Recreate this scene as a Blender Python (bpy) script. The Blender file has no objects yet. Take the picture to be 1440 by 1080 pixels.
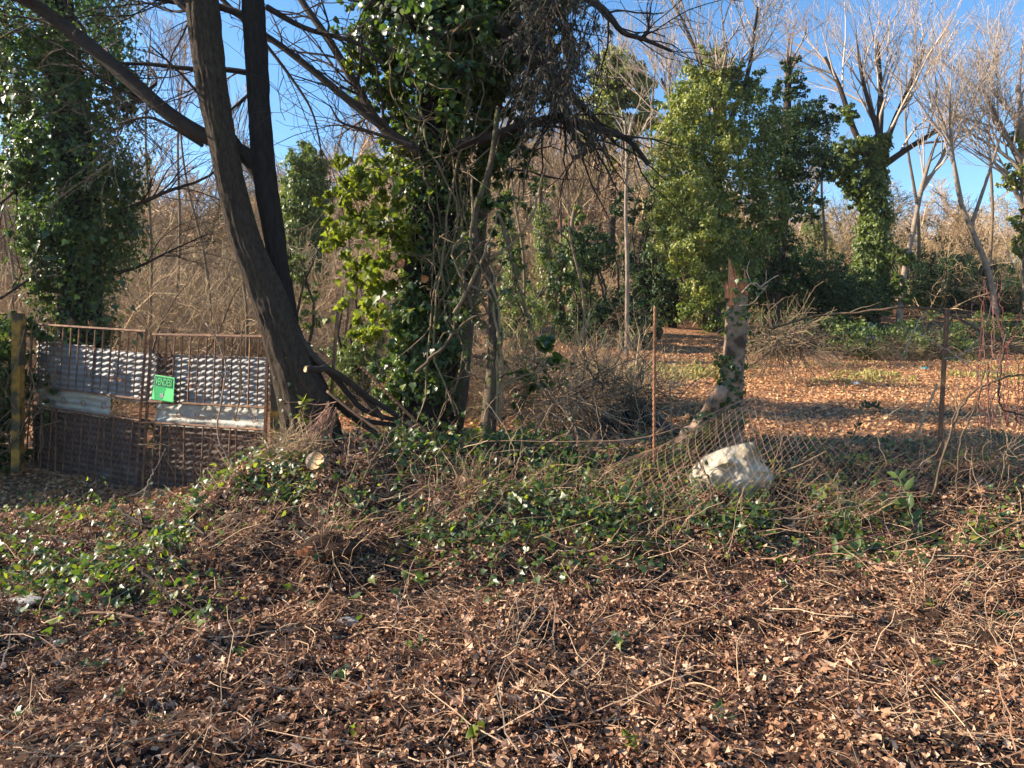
import bpy, math, random
import numpy as np
from mathutils import Vector

random.seed(7); RNG = np.random.default_rng(7)
PI = math.pi
sc = bpy.context.scene
COL = sc.collection

# ------------------------------------------------------------------ camera, sky, sun, exposure
F = 1080.0          # focal length in photograph pixels
CZ = 1.6            # eye height
HY = 520.0          # horizon line in photograph pixels
cam_d = bpy.data.cameras.new('camera'); cam = bpy.data.objects.new('camera', cam_d); COL.objects.link(cam)
cam.location = (0, 0, CZ); cam.rotation_euler = (PI/2, 0, 0)
cam_d.sensor_width = 36; cam_d.lens = F/1440*36; cam_d.shift_y = -(540-HY)/1440
cam_d.clip_start = 0.05; cam_d.clip_end = 1500
sc.camera = cam

SUN_EL = math.radians(29); SUN_BACK = math.radians(4)    # low sun, from the left and a little behind the scene
sun_dir = Vector((-math.cos(SUN_BACK)*math.cos(SUN_EL), math.sin(SUN_BACK)*math.cos(SUN_EL), math.sin(SUN_EL)))
w = bpy.data.worlds.new('World'); sc.world = w; w.use_nodes = True
nt = w.node_tree; nt.nodes.clear()
sky = nt.nodes.new('ShaderNodeTexSky'); sky.sky_type = 'NISHITA'; sky.sun_disc = False
sky.sun_elevation = SUN_EL; sky.sun_rotation = math.atan2(sun_dir.x, sun_dir.y)
sky.altitude = 300; sky.air_density = 1.0; sky.dust_density = 0.25; sky.ozone_density = 1.6
bg = nt.nodes.new('ShaderNodeBackground'); bg.inputs['Strength'].default_value = 0.093
ow = nt.nodes.new('ShaderNodeOutputWorld')
hs = nt.nodes.new('ShaderNodeHueSaturation'); hs.inputs['Saturation'].default_value = 1.3; hs.inputs['Hue'].default_value = .5
nt.links.new(sky.outputs[0], hs.inputs['Color']); nt.links.new(hs.outputs[0], bg.inputs[0]); nt.links.new(bg.outputs[0], ow.inputs[0])
sun_d = bpy.data.lights.new('sun', 'SUN'); sun_d.energy = 5.0; sun_d.angle = math.radians(0.53); sun_d.color = (1.0, 0.86, 0.68)
sun = bpy.data.objects.new('sun', sun_d); COL.objects.link(sun)
sun.rotation_euler = sun_dir.to_track_quat('Z', 'Y').to_euler()
sc.view_settings.view_transform = 'Standard'; sc.view_settings.look = 'None'
sc.view_settings.exposure = 1.58; sc.view_settings.gamma = 1.0; sc.view_settings.use_curve_mapping = False
sc.cycles.max_bounces = 6; sc.cycles.transparent_max_bounces = 4; sc.cycles.transmission_bounces = 3
sc.cycles.diffuse_bounces = 3; sc.cycles.glossy_bounces = 2
sc.cycles.use_adaptive_sampling = True; sc.cycles.adaptive_threshold = 0.02
sc.cycles.caustics_reflective = False; sc.cycles.caustics_refractive = False

# ------------------------------------------------------------------ helpers
def U(px, py, Y):
    return np.array([(px-720)/F*Y, Y, CZ-(py-HY)/F*Y])

def UP(lst, Y=None):
    return np.array([U(p[0], p[1], p[2] if len(p) > 2 else Y) for p in lst])

def lattice(ix, iy, seed):
    n = (ix.astype(np.int64)*374761393 + iy.astype(np.int64)*668265263 + seed*974634777) & 0x7fffffff
    n = (n ^ (n >> 13))*1274126177 & 0x7fffffff
    n = n ^ (n >> 16)
    return (n & 0xffff)/65535.0

def vnoise(x, y, seed=0):
    x = np.asarray(x, float); y = np.asarray(y, float)
    ix = np.floor(x); iy = np.floor(y); fx = x-ix; fy = y-iy
    fx = fx*fx*(3-2*fx); fy = fy*fy*(3-2*fy)
    a = lattice(ix, iy, seed); b = lattice(ix+1, iy, seed); c = lattice(ix, iy+1, seed); d = lattice(ix+1, iy+1, seed)
    return (a*(1-fx)+b*fx)*(1-fy)+(c*(1-fx)+d*fx)*fy

def fbm(x, y, o=4, seed=0):
    s = 0; a = 0.5; t = 0
    for k in range(o):
        s = s+a*vnoise(np.asarray(x)*2**k, np.asarray(y)*2**k, seed+k*17); t += a; a *= 0.5
    return s/t

RP = ([0, 3, 5, 6, 7.2, 9.5, 14, 18, 22, 26, 30, 40, 60, 90, 140, 400], [-.05, 0, .08, .16, .56, .86, 1.2, 1.66, 2.15, 2.8, 3.4, 5.2, 9, 14, 18, 28])
CP = ([0, 3, 5.4, 6.4, 7.3, 8.5, 11, 14, 18, 22, 26, 30, 40, 60, 90, 140, 400], [-.05, 0, .06, .46, .8, .8, .95, 1.25, 1.7, 2.2, 2.8, 3.4, 6., 12.5, 20, 25, 33])
LP = ([0, 9.5, 11, 14, 18, 22, 26, 30, 40, 60, 90, 140, 400], [0, .09, .2, .5, 1.2, 1.9, 2.5, 3.2, 5., 9, 14, 19, 28])
def sstep(a, b, x):
    t = np.clip((x-a)/(b-a), 0, 1); return t*t*(3-2*t)
def hsmooth(x, y):
    x = np.asarray(x, float); y = np.asarray(y, float)
    l = np.interp(y, *LP); c = np.interp(y, *CP); r = np.interp(y, *RP)
    far = sstep(18, 40, y)
    wl = sstep(-3.7, -2.0, x)*(1-far)+far*sstep(-30, -4, x)
    wr = sstep(.6, 2.6, x)*(1-far)+far*sstep(6, 30, x)
    z = l*(1-wl)+c*wl
    return z*(1-wr)+r*wr
def H(x, y):
    x = np.asarray(x, float); y = np.asarray(y, float)
    z = hsmooth(x, y)
    near = 1-sstep(9, 25, y)
    z = z+near*((fbm(x*1.3, y*1.3, 3, 3)-.5)*.26+(fbm(x*5, y*5, 3, 9)-.5)*.18*(1-sstep(7, 9, y)))
    z = z+np.exp(-((y-6.7)/.75)**2)*sstep(-3.2, -2.2, x)*((fbm(x*2.1+7, y*2.1, 3, 19)-.42)*.42)
    z = z+sstep(14, 40, y)*(fbm(x*.12, y*.12, 3, 5)-.5)*2.2
    return z

class MB:
    """collects vertices, quads and triangles, links them as one mesh"""
    def __init__(s): s.v = []; s.f4 = []; s.f3 = []; s.r = []; s.n = 0
    def add(s, v, f4=None, f3=None, r=None):
        v = np.asarray(v, float).reshape(-1, 3)
        if f4 is not None and len(f4): s.f4.append(np.asarray(f4).reshape(-1, 4)+s.n)
        if f3 is not None and len(f3): s.f3.append(np.asarray(f3).reshape(-1, 3)+s.n)
        s.v.append(v); s.r.append(np.zeros(len(v)) if r is None else np.broadcast_to(np.asarray(r, float), (len(v),)))
        s.n += len(v)
    def mesh(s, name, m, smooth=True):
        me = bpy.data.meshes.new(name)
        v = np.concatenate(s.v); r = np.concatenate(s.r)
        f4 = np.concatenate(s.f4) if s.f4 else np.zeros((0, 4), int)
        f3 = np.concatenate(s.f3) if s.f3 else np.zeros((0, 3), int)
        me.vertices.add(len(v)); me.vertices.foreach_set('co', v.astype(np.float32).ravel())
        me.loops.add(len(f4)*4+len(f3)*3); me.polygons.add(len(f4)+len(f3))
        me.loops.foreach_set('vertex_index', np.concatenate([f4.ravel(), f3.ravel()]).astype(np.int32))
        ls = np.concatenate([np.arange(len(f4))*4, len(f4)*4+np.arange(len(f3))*3]).astype(np.int32)
        me.polygons.foreach_set('loop_start', ls)
        a = me.attributes.new('rnd', 'FLOAT', 'POINT'); a.data.foreach_set('value', r.astype(np.float32))
        me.update(calc_edges=True)
        me.polygons.foreach_set('use_smooth', np.full(len(me.polygons), smooth))
        for q in (m if isinstance(m, (list, tuple)) else [m]): me.materials.append(q)
        me.validate()
        return me
    def build(s, name, m, parent=None, smooth=True, origin=None):
        if origin is not None:
            o3 = np.asarray(origin, float); s.v = [q-o3 for q in s.v]
        ob = bpy.data.objects.new(name, s.mesh(name, m, smooth)); COL.objects.link(ob)
        if origin is not None and parent is None: ob.location = Vector(origin)
        if parent is not None: ob.parent = parent
        return ob

def tag(o, label=None, cat=None, group=None, kind=None):
    if label: o['label'] = label
    if cat: o['category'] = cat
    if group: o['group'] = group
    if kind: o['kind'] = kind
    return o
def empty(name, loc, label, cat, group=None):
    o = bpy.data.objects.new(name, None); COL.objects.link(o); o.location = Vector(loc); o.empty_display_size = .2
    return tag(o, label, cat, group)
def part(mb, name, m, root, smooth=True, kind=None, label=None):
    o = mb.build(name, m, root, smooth, origin=tuple(root.location))
    if kind: o['kind'] = kind
    if label: o['label'] = label
    return o

def norm(a): return a/np.maximum(np.linalg.norm(a, axis=-1, keepdims=True), 1e-9)

def tubes(mb, P, R, sides=3, r=None, cap=False):
    """P (N,K,3) centre lines, R (N,K) radii"""
    P = np.asarray(P, float)
    if P.ndim == 2: P = P[None]; R = np.asarray(R, float)[None] if np.ndim(R) else R
    N, K, _ = P.shape
    R = np.broadcast_to(np.asarray(R, float), (N, K))
    T = np.gradient(P, axis=1); T = norm(T)
    ov = norm(P[:, -1]-P[:, 0]+1e-6)
    ref = norm(np.cross(ov, np.array([.31, .77, .56])+RNG.normal(0, .3, (N, 3))))
    A = norm(np.cross(T, ref[:, None, :])); B = np.cross(T, A)
    th = np.arange(sides)/sides*2*PI
    V = P[:, :, None, :]+R[:, :, None, None]*(np.cos(th)[None, None, :, None]*A[:, :, None, :]+np.sin(th)[None, None, :, None]*B[:, :, None, :])
    idx = np.arange(N*K*sides).reshape(N, K, sides)
    nx = np.roll(idx, -1, axis=2)
    q = np.stack([idx[:, :-1], nx[:, :-1], nx[:, 1:], idx[:, 1:]], -1).reshape(-1, 4)
    rr = RNG.random(N) if r is None else np.broadcast_to(r, (N,))
    f3 = None
    if cap:
        f3 = []
        for n in range(N):
            for k, fl in ((0, 1), (K-1, 0)):
                ring = idx[n, k]
                for j in range(1, sides-1):
                    f3.append((ring[0], ring[j+1], ring[j]) if fl else (ring[0], ring[j], ring[j+1]))
    mb.add(V.reshape(-1, 3), q, f3, np.repeat(rr, K*sides))

def catmull(pts, n):
    pts = np.asarray(pts, float); m = len(pts)
    if m == 2: return pts[0]+(pts[1]-pts[0])*np.linspace(0, 1, n)[:, None]
    p = np.vstack([2*pts[0]-pts[1], pts, 2*pts[-1]-pts[-2]])
    t = np.linspace(0, m-1-1e-6, n); i = t.astype(int); f = (t-i)[:, None]
    a, b, c, d = p[i], p[i+1], p[i+2], p[i+3]
    return .5*(2*b+(c-a)*f+(2*a-5*b+4*c-d)*f**2+(3*b-a-3*c+d)*f**3)

def stick(mb, pts, r0, r1, n=12, sides=6, wob=.0, cap=True, r=None):
    P = catmull(pts, n)
    if wob: 
        q = RNG.normal(0, wob, P.shape); q[0] = q[-1] = 0; P = P+q
    tubes(mb, P, np.linspace(r0, r1, n), sides, r, cap)

def sprout(P, R, n, ln, ang=.8, up=0., wob=.15, K=5, t0=.25, t1=1., rr=.5, rmin=.002, bias=None):
    """children branches for every centre line in P"""
    N, Kp, _ = P.shape
    par = np.repeat(np.arange(N), n)
    t = RNG.uniform(t0, t1, N*n)*(Kp-1)*.999
    i = t.astype(int); f = (t-i)[:, None]
    p0 = P[par, i]*(1-f)+P[par, i+1]*f
    tan = norm(P[par, i+1]-P[par, i])
    r0 = (R[par, i]*(1-f[:, 0])+R[par, i+1]*f[:, 0])*rr
    side = norm(np.cross(tan, RNG.normal(size=(N*n, 3))))
    a = RNG.uniform(.5, 1.25, (N*n, 1))*ang
    d = norm(tan*np.cos(a)+side*np.sin(a)+np.array([0, 0, up]))
    if bias is not None: d = norm(d+np.asarray(bias))
    L = RNG.uniform(ln[0], ln[1], (N*n, 1))*(1.15-.5*(t/(Kp-1))[:, None])
    step = L/(K-1)
    C = np.empty((N*n, K, 3)); C[:, 0] = p0
    for k in range(1, K):
        d = norm(d+RNG.normal(0, wob, d.shape)+np.array([0, 0, up*.25]))
        C[:, k] = C[:, k-1]+d*step
    rad = np.maximum(r0[:, None]*np.linspace(1, .35, K)[None], rmin)
    return C, rad

# leaf outlines: (x across, y along, z)
def fan(outline, mid=(0, .45, 0.0)):
    o = [(x, y, 0) for x, y in outline]
    n = len(o); V = np.array([mid]+o, float)
    return V, np.array([(0, 1+i, 1+(i+1) % n) for i in range(n)])
T_IVY = fan([(0, 0), (.28, -.08), (.5, .22), (.26, .45), (.0, 1.), (-.26, .45), (-.5, .22), (-.28, -.08)], (0, .25, .05))
T_DEAD = fan([(0, 0), (.34, .3), (.2, .85), (-.22, .95), (-.36, .3)], (0, .45, .06))
T_IVY4 = (np.array([(0, 0, 0), (.48, .12, -.04), (.17, .48, .05), (0, 1, 0), (-.17, .48, .05), (-.48, .12, -.04)], float), np.array([(0, 1, 2), (0, 2, 3), (0, 3, 4), (0, 4, 5)]))
T_MAPLE = fan([(0, 0), (.3, -.1), (.22, .2), (.62, .3), (.3, .5), (.42, .85), (.14, .72), (0, 1.1), (-.14, .72), (-.42, .85), (-.3, .5), (-.62, .3), (-.22, .2), (-.3, -.1)], (0, .35, .04))
T_HEART = fan([(0, 0), (.3, -.08), (.52, .2), (.36, .65), (0, 1.), (-.36, .65), (-.52, .2), (-.3, -.08)], (0, .35, .05))
T_LANCE = fan([(0, 0), (.17, .3), (.16, .6), (0, 1.), (-.16, .6), (-.17, .3)], (0, .45, -.04))
T_QUAD = (np.array([(0, 0, 0), (.35, .5, .12), (0, 1, 0), (-.35, .5, .12)], float), np.array([(0, 1, 2), (0, 2, 3)]))
T_CHIP = (np.array([(0, 0, 0), (.42, .42, 0), (.05, 1, .1)], float), np.array([(0, 1, 2)]))

def leaves(mb, pos, nrm, tip, size, tpl, curl=.4, asp=(.7, 1.2), r=None):
    pos = np.asarray(pos, float); N = len(pos)
    V, Fc = tpl; K = len(V)
    n = norm(nrm); d = tip-n*np.sum(tip*n, -1, keepdims=True); d = norm(d+1e-5)
    s = np.cross(d, n)
    size = np.broadcast_to(np.asarray(size, float), (N,))
    x = V[None, :, 0]*RNG.uniform(asp[0], asp[1], (N, 1)); y = np.repeat(V[None, :, 1], N, 0)
    cu = RNG.normal(0, curl, (N, 1)); cv = RNG.normal(0, curl, (N, 1))
    z = V[None, :, 2]*RNG.choice([-1.4, 1.], (N, 1))+cu*x*x*2-cv*(y-.4)**2
    L = size[:, None, None]*(x[..., None]*s[:, None]+y[..., None]*d[:, None]+z[..., None]*n[:, None])
    P = pos[:, None]+L
    f = (Fc[None]+(np.arange(N)*K)[:, None, None]).reshape(-1, 3)
    rr = RNG.random(N) if r is None else np.broadcast_to(r, (N,))
    mb.add(P.reshape(-1, 3), None, f, np.repeat(rr, K))

# ------------------------------------------------------------------ materials
def mat(name, cols, rough=.7, trans=0., tcol=None, bump=0., bscale=30., nvar=.0, nscale=8., spec=.3, stretch=None, patch=None, objvar=0.):
    """cols: base colours picked by each piece's own random value"""
    m = bpy.data.materials.new(name); m.use_nodes = True
    t = m.node_tree; N = t.nodes; L = t.links; N.clear()
    out = N.new('ShaderNodeOutputMaterial'); b = N.new('ShaderNodeBsdfPrincipled')
    b.inputs['Roughness'].default_value = rough; b.inputs['Specular IOR Level'].default_value = spec
    at = N.new('ShaderNodeAttribute'); at.attribute_name = 'rnd'
    cr = N.new('ShaderNodeValToRGB'); e = cr.color_ramp.elements
    while len(e) < len(cols): e.new(1)
    if len(cols) == 1: e.remove(e[1])
    for i, c in enumerate(cols):
        e[i].position = i/max(1, len(cols)-1); e[i].color = (*c, 1)
    L.new(at.outputs['Fac'], cr.inputs[0]); col = cr.outputs[0]
    tc = N.new('ShaderNodeTexCoord'); vec = tc.outputs['Object']
    if stretch:
        mp = N.new('ShaderNodeMapping'); mp.inputs['Scale'].default_value = stretch; L.new(vec, mp.inputs[0]); vec = mp.outputs[0]
    if nvar or bump:
        no = N.new('ShaderNodeTexNoise'); no.inputs['Scale'].default_value = nscale; no.inputs['Detail'].default_value = 5; no.inputs['Roughness'].default_value = .7
        L.new(vec, no.inputs['Vector'])
    if nvar:
        mr = N.new('ShaderNodeMapRange'); mr.inputs[1].default_value = .3; mr.inputs[2].default_value = .7
        mr.inputs[3].default_value = 1-nvar; mr.inputs[4].default_value = 1+nvar
        L.new(no.outputs[0], mr.inputs[0])
        mx = N.new('ShaderNodeVectorMath'); mx.operation = 'SCALE'; L.new(col, mx.inputs[0]); L.new(mr.outputs[0], mx.inputs['Scale']); col = mx.outputs[0]
    if patch:
        pc, ps, pa, pb = patch
        n2 = N.new('ShaderNodeTexNoise'); n2.inputs['Scale'].default_value = ps; n2.inputs['Detail'].default_value = 6; L.new(vec, n2.inputs['Vector'])
        m2 = N.new('ShaderNodeMapRange'); m2.inputs[1].default_value = pa; m2.inputs[2].default_value = pb; L.new(n2.outputs[0], m2.inputs[0])
        mm = N.new('ShaderNodeMix'); mm.data_type = 'RGBA'; L.new(m2.outputs[0], mm.inputs[0]); L.new(col, mm.inputs[6]); mm.inputs[7].default_value = (*pc, 1); col = mm.outputs[2]
    if objvar:
        oi = N.new('ShaderNodeObjectInfo'); r2 = N.new('ShaderNodeValToRGB'); q = r2.color_ramp.elements
        while len(q) < 5: q.new(1)
        for i, c in enumerate([(.45, .42, .42), (1, .85, .8), (1.15, 1.1, .95), (.62, .62, .5), (1.3, 1.18, 1.)]):
            q[i].position = i/4; q[i].color = (*c, 1)
        L.new(oi.outputs['Random'], r2.inputs[0]); mo = N.new('ShaderNodeMix'); mo.data_type = 'RGBA'; mo.blend_type = 'MULTIPLY'; mo.inputs[0].default_value = objvar
        L.new(col, mo.inputs[6]); L.new(r2.outputs[0], mo.inputs[7]); col = mo.outputs[2]
    L.new(col, b.inputs['Base Color'])
    if bump:
        n3 = N.new('ShaderNodeTexNoise'); n3.inputs['Scale'].default_value = bscale; n3.inputs['Detail'].default_value = 6; n3.inputs['Roughness'].default_value = .75
        L.new(vec, n3.inputs['Vector'])
        bp = N.new('ShaderNodeBump'); bp.inputs['Strength'].default_value = bump; bp.inputs['Distance'].default_value = .02
        L.new(n3.outputs[0], bp.inputs['Height']); L.new(bp.outputs[0], b.inputs['Normal'])
    if trans:
        tr = N.new('ShaderNodeBsdfTranslucent')
        if tcol:
            mt = N.new('ShaderNodeMix'); mt.data_type = 'RGBA'; mt.inputs[0].default_value = .75
            L.new(col, mt.inputs[6]); mt.inputs[7].default_value = (*tcol, 1); L.new(mt.outputs[2], tr.inputs[0])
        else: L.new(col, tr.inputs[0])
        ms = N.new('ShaderNodeMixShader'); ms.inputs[0].default_value = trans
        L.new(b.outputs[0], ms.inputs[1]); L.new(tr.outputs[0], ms.inputs[2]); L.new(ms.outputs[0], out.inputs[0])
    else: L.new(b.outputs[0], out.inputs[0])
    return m

M = {}
M['soil'] = mat('dark_soil', [(.032, .019, .014)], .95, bump=1., bscale=22, nvar=.5, nscale=5, patch=((.08, .046, .03), 1.3, .45, .65), spec=.1)
M['litter'] = mat('dead_leaf', [(.035, .016, .011), (.1, .045, .027), (.27, .13, .068), (.14, .06, .032), (.43, .24, .135), (.62, .42, .28)], .6, .18, nvar=.25, nscale=60, spec=.25)
M['orange_litter'] = mat('orange_dead_leaf', [(.3, .13, .055), (.5, .25, .115), (.66, .38, .18), (.42, .2, .1), (.68, .47, .25)], .65, .15, spec=.2)
M['twig'] = mat('dry_twig', [(.12, .065, .04), (.24, .14, .085), (.36, .23, .14), (.48, .34, .22), (.16, .085, .05)], .8, spec=.15)
M['ivy'] = mat('ivy_leaf_green', [(.016, .034, .012), (.03, .06, .018), (.055, .1, .025), (.035, .07, .022), (.15, .18, .03)], .4, .3, (.17, .3, .02), spec=.45, nvar=.2, nscale=40)
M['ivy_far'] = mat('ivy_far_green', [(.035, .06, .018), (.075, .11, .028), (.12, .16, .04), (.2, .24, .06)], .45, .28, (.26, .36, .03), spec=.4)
M['ivy_yellow'] = mat('yellow_green_leaf_sunlit_tint', [(.08, .11, .03), (.18, .21, .05), (.28, .3, .08), (.38, .38, .1)], .45, .3, (.4, .45, .05), spec=.35)  # naturally yellow-green leaves, and painted sunlight on the broad ivy tree
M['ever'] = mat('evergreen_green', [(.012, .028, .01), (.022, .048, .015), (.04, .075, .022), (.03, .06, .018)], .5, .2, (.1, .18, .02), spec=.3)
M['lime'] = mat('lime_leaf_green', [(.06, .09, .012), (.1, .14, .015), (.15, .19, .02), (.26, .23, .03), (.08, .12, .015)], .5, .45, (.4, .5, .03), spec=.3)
M['bark'] = mat('dark_bark', [(.055, .04, .03)], .95, bump=1., bscale=14, nvar=.55, nscale=7, spec=.15, stretch=(5, 5, 2.), patch=((.07, .065, .035), 2.2, .6, .75))
M['bark_black'] = mat('blackish_bark', [(.022, .018, .017)], .9, bump=1., bscale=10, nvar=.5, nscale=6, spec=.15, stretch=(5, 5, 1.2))
M['bough'] = mat('dark_bough', [(.04, .03, .026), (.07, .05, .04)], .85, bump=.5, bscale=40, nvar=.3, nscale=14, spec=.15)
M['pale_bark'] = mat('pale_bark', [(.2, .155, .12), (.28, .22, .17)], .85, bump=.6, bscale=20, nvar=.35, nscale=6, spec=.15)
M['pale_twig'] = mat('pale_twig', [(.26, .2, .16), (.38, .3, .24), (.5, .41, .33)], .8, spec=.15)
M['tan_brush'] = mat('tan_brush', [(.24, .18, .12), (.38, .29, .19), (.5, .39, .26), (.3, .22, .16)], .8, spec=.12, objvar=1.)
M['gold_brush'] = mat('golden_brush', [(.38, .27, .13), (.52, .39, .2), (.62, .48, .27), (.45, .33, .17)], .8, spec=.12, objvar=.8)
M['liana'] = mat('liana_bark', [(.09, .06, .042), (.16, .115, .075), (.24, .18, .11)], .85, bump=.4, bscale=60, nvar=.3, nscale=20, spec=.15)
M['dry_needle'] = mat('dry_needle', [(.04, .038, .034), (.07, .065, .055), (.12, .11, .085), (.03, .036, .028)], .8, .1, spec=.15)
M['red_stem'] = mat('red_stem', [(.17, .04, .04), (.24, .07, .06), (.22, .1, .075)], .6, spec=.3)
M['moss'] = mat('mossy_wood', [(.085, .062, .042)], .95, bump=1., bscale=24, nvar=.6, nscale=9, patch=((.08, .1, .03), 6, .52, .68))
M['snag'] = mat('brown_rotten_bark', [(.3, .2, .14)], .95, bump=1., bscale=14, nvar=.6, nscale=12, patch=((.07, .045, .03), 6, .5, .62))
M['fresh'] = mat('fresh_cut_wood', [(.6, .36, .17), (.66, .43, .22)], .75, nvar=.2, nscale=25, bump=.3, bscale=60)
t_ = M['fresh'].node_tree; wv = t_.nodes.new('ShaderNodeTexWave'); wv.wave_type = 'RINGS'; wv.rings_direction = 'SPHERICAL'; wv.inputs['Scale'].default_value = 28; wv.inputs['Distortion'].default_value = 2.5; wv.inputs['Detail'].default_value = 3
tc_ = t_.nodes.new('ShaderNodeTexCoord'); t_.links.new(tc_.outputs['Object'], wv.inputs['Vector']); pb_ = [q for q in t_.nodes if q.type == 'BSDF_PRINCIPLED'][0]
mr_ = t_.nodes.new('ShaderNodeMapRange'); mr_.inputs[3].default_value = .62; mr_.inputs[4].default_value = 1.; t_.links.new(wv.outputs['Fac'], mr_.inputs[0])
sc_ = t_.nodes.new('ShaderNodeVectorMath'); sc_.operation = 'SCALE'; t_.links.new(pb_.inputs['Base Color'].links[0].from_socket, sc_.inputs[0]); t_.links.new(mr_.outputs[0], sc_.inputs['Scale']); t_.links.new(sc_.outputs[0], pb_.inputs['Base Color'])
M['orange_wood'] = mat('orange_heartwood', [(.5, .17, .07), (.58, .24, .11)], .8, nvar=.35, nscale=15, bump=.6, bscale=40, stretch=(6, 6, 1))
M['rust'] = mat('rusty_iron', [(.13, .065, .042), (.17, .09, .055)], .8, bump=.4, bscale=90, nvar=.45, nscale=30, patch=((.3, .15, .065), 9, .52, .66), spec=.3)
M['rust_bright'] = mat('orange_rust', [(.2, .09, .05), (.3, .14, .07)], .85, bump=.5, bscale=120, nvar=.4, nscale=40)
M['tin'] = mat('weathered_tin', [(.2, .2, .205)], .6, bump=.5, bscale=12, nvar=.25, nscale=4, spec=.5, patch=((.2, .15, .12), 3, .55, .75))
M['tin_light'] = mat('pale_tin', [(.36, .35, .31)], .65, bump=.5, bscale=9, nvar=.25, nscale=5, spec=.4, patch=((.2, .17, .13), 5, .55, .72))
M['tin_rust'] = mat('rusty_tin', [(.075, .05, .04)], .75, bump=.5, bscale=12, nvar=.4, nscale=5, spec=.3, patch=((.13, .12, .115), 3, .55, .75))
M['wire'] = mat('rusty_wire', [(.28, .16, .1), (.38, .23, .14), (.2, .11, .07)], .6, spec=.4)
M['yellow_paint'] = mat('yellow_lichen_paint', [(.36, .2, .04)], .9, bump=.6, bscale=40, nvar=.45, nscale=9, patch=((.07, .06, .035), 6, .42, .56))
M['green_sign'] = mat('green_plastic', [(.01, .34, .09)], .35, spec=.5, nvar=.1, nscale=9)
M['light_green'] = mat('light_green_print', [(.12, .62, .2)], .4, spec=.5)
M['dark_green'] = mat('dark_green_print', [(.0, .085, .04)], .4, spec=.5)
M['sack'] = mat('shade_patched_sack_cloth', [(.44, .39, .3)], .85, bump=.5, bscale=45, nvar=.22, nscale=9, patch=((.3, .24, .15), 6, .46, .62))  # darker noise patches put the sack's shade into the cloth colour
M['stone'] = mat('pale_stone', [(.42, .4, .38), (.3, .28, .26)], .9, bump=.8, bscale=18, nvar=.3, nscale=7)
M['black'] = mat('black_plastic', [(.006, .006, .007)], .75, spec=.4)
M['white_trash'] = mat('white_plastic', [(.75, .76, .78)], .4)
M['teal_trash'] = mat('teal_plastic', [(.08, .42, .38)], .4)
M['board'] = mat('weathered_board', [(.2, .12, .075)], .85, nvar=.4, nscale=10, bump=.5, bscale=30, stretch=(1, 6, 6))

# ------------------------------------------------------------------ ground
def make_ground():
    a = np.linspace(-1, 1, 360); xs = np.sinh(a*4.6)/np.sinh(4.6)*260
    xs = xs+a*9.0
    b = np.linspace(0, 1, 400); ys = -3+b*16+np.sinh(b*5.2)/np.sinh(5.2)*400
    X, Y = np.meshgrid(xs, ys); Z = H(X, Y)
    V = np.stack([X, Y, Z], -1).reshape(-1, 3)
    i = np.arange(len(V)).reshape(X.shape)
    q = np.stack([i[:-1, :-1], i[:-1, 1:], i[1:, 1:], i[1:, :-1]], -1).reshape(-1, 4)
    mb = MB(); mb.add(V, q)
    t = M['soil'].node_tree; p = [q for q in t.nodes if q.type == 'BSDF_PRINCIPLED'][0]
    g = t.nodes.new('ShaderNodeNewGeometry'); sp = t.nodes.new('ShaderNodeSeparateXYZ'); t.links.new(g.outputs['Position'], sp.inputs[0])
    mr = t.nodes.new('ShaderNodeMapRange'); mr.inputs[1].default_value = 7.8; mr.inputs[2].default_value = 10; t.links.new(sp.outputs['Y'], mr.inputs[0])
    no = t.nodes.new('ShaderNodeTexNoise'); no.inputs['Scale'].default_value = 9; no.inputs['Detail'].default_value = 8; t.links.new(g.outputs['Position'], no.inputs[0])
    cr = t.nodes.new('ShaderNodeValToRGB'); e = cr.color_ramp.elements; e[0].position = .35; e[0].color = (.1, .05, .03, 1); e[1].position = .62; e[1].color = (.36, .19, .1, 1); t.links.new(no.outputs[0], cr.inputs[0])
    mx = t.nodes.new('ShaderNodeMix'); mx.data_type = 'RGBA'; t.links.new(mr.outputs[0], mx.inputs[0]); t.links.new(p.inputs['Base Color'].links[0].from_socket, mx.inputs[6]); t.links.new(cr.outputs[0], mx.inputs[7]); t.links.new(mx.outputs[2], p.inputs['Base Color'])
    return tag(mb.build('ground', M['soil']), kind='structure')
make_ground()

def ground_normals(x, y):
    e = .05
    return norm(np.stack([-(H(x+e, y)-H(x-e, y))/(2*e), -(H(x, y+e)-H(x, y-e))/(2*e), np.ones_like(x)], -1))

def view_pts(n, y0, y1, pad=1.12, dens=1.):
    """points on the ground spread evenly over the strip of land the camera looks across"""
    y = np.sqrt(RNG.uniform(y0**2, y1**2, n)) if dens == 1. else RNG.uniform(y0**dens, y1**dens, n)**(1/dens)
    x = RNG.uniform(-1, 1, n)*y*.667*pad
    return x, y

def scatter_flat(mb, x, y, size, tpl, tilt=.5, lift=.012, curl=.5, r=None, asp=(.7, 1.2)):
    n = len(x)
    N = norm(ground_normals(x, y)+RNG.normal(0, tilt, (n, 3))*np.array([1, 1, .25])); N[:, 2] = np.abs(N[:, 2])
    pos = np.stack([x, y, H(x, y)+np.abs(RNG.normal(0, lift, n))+.004], -1)
    leaves(mb, pos, N, RNG.normal(size=(n, 3)), size, tpl, curl, asp, r)

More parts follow.
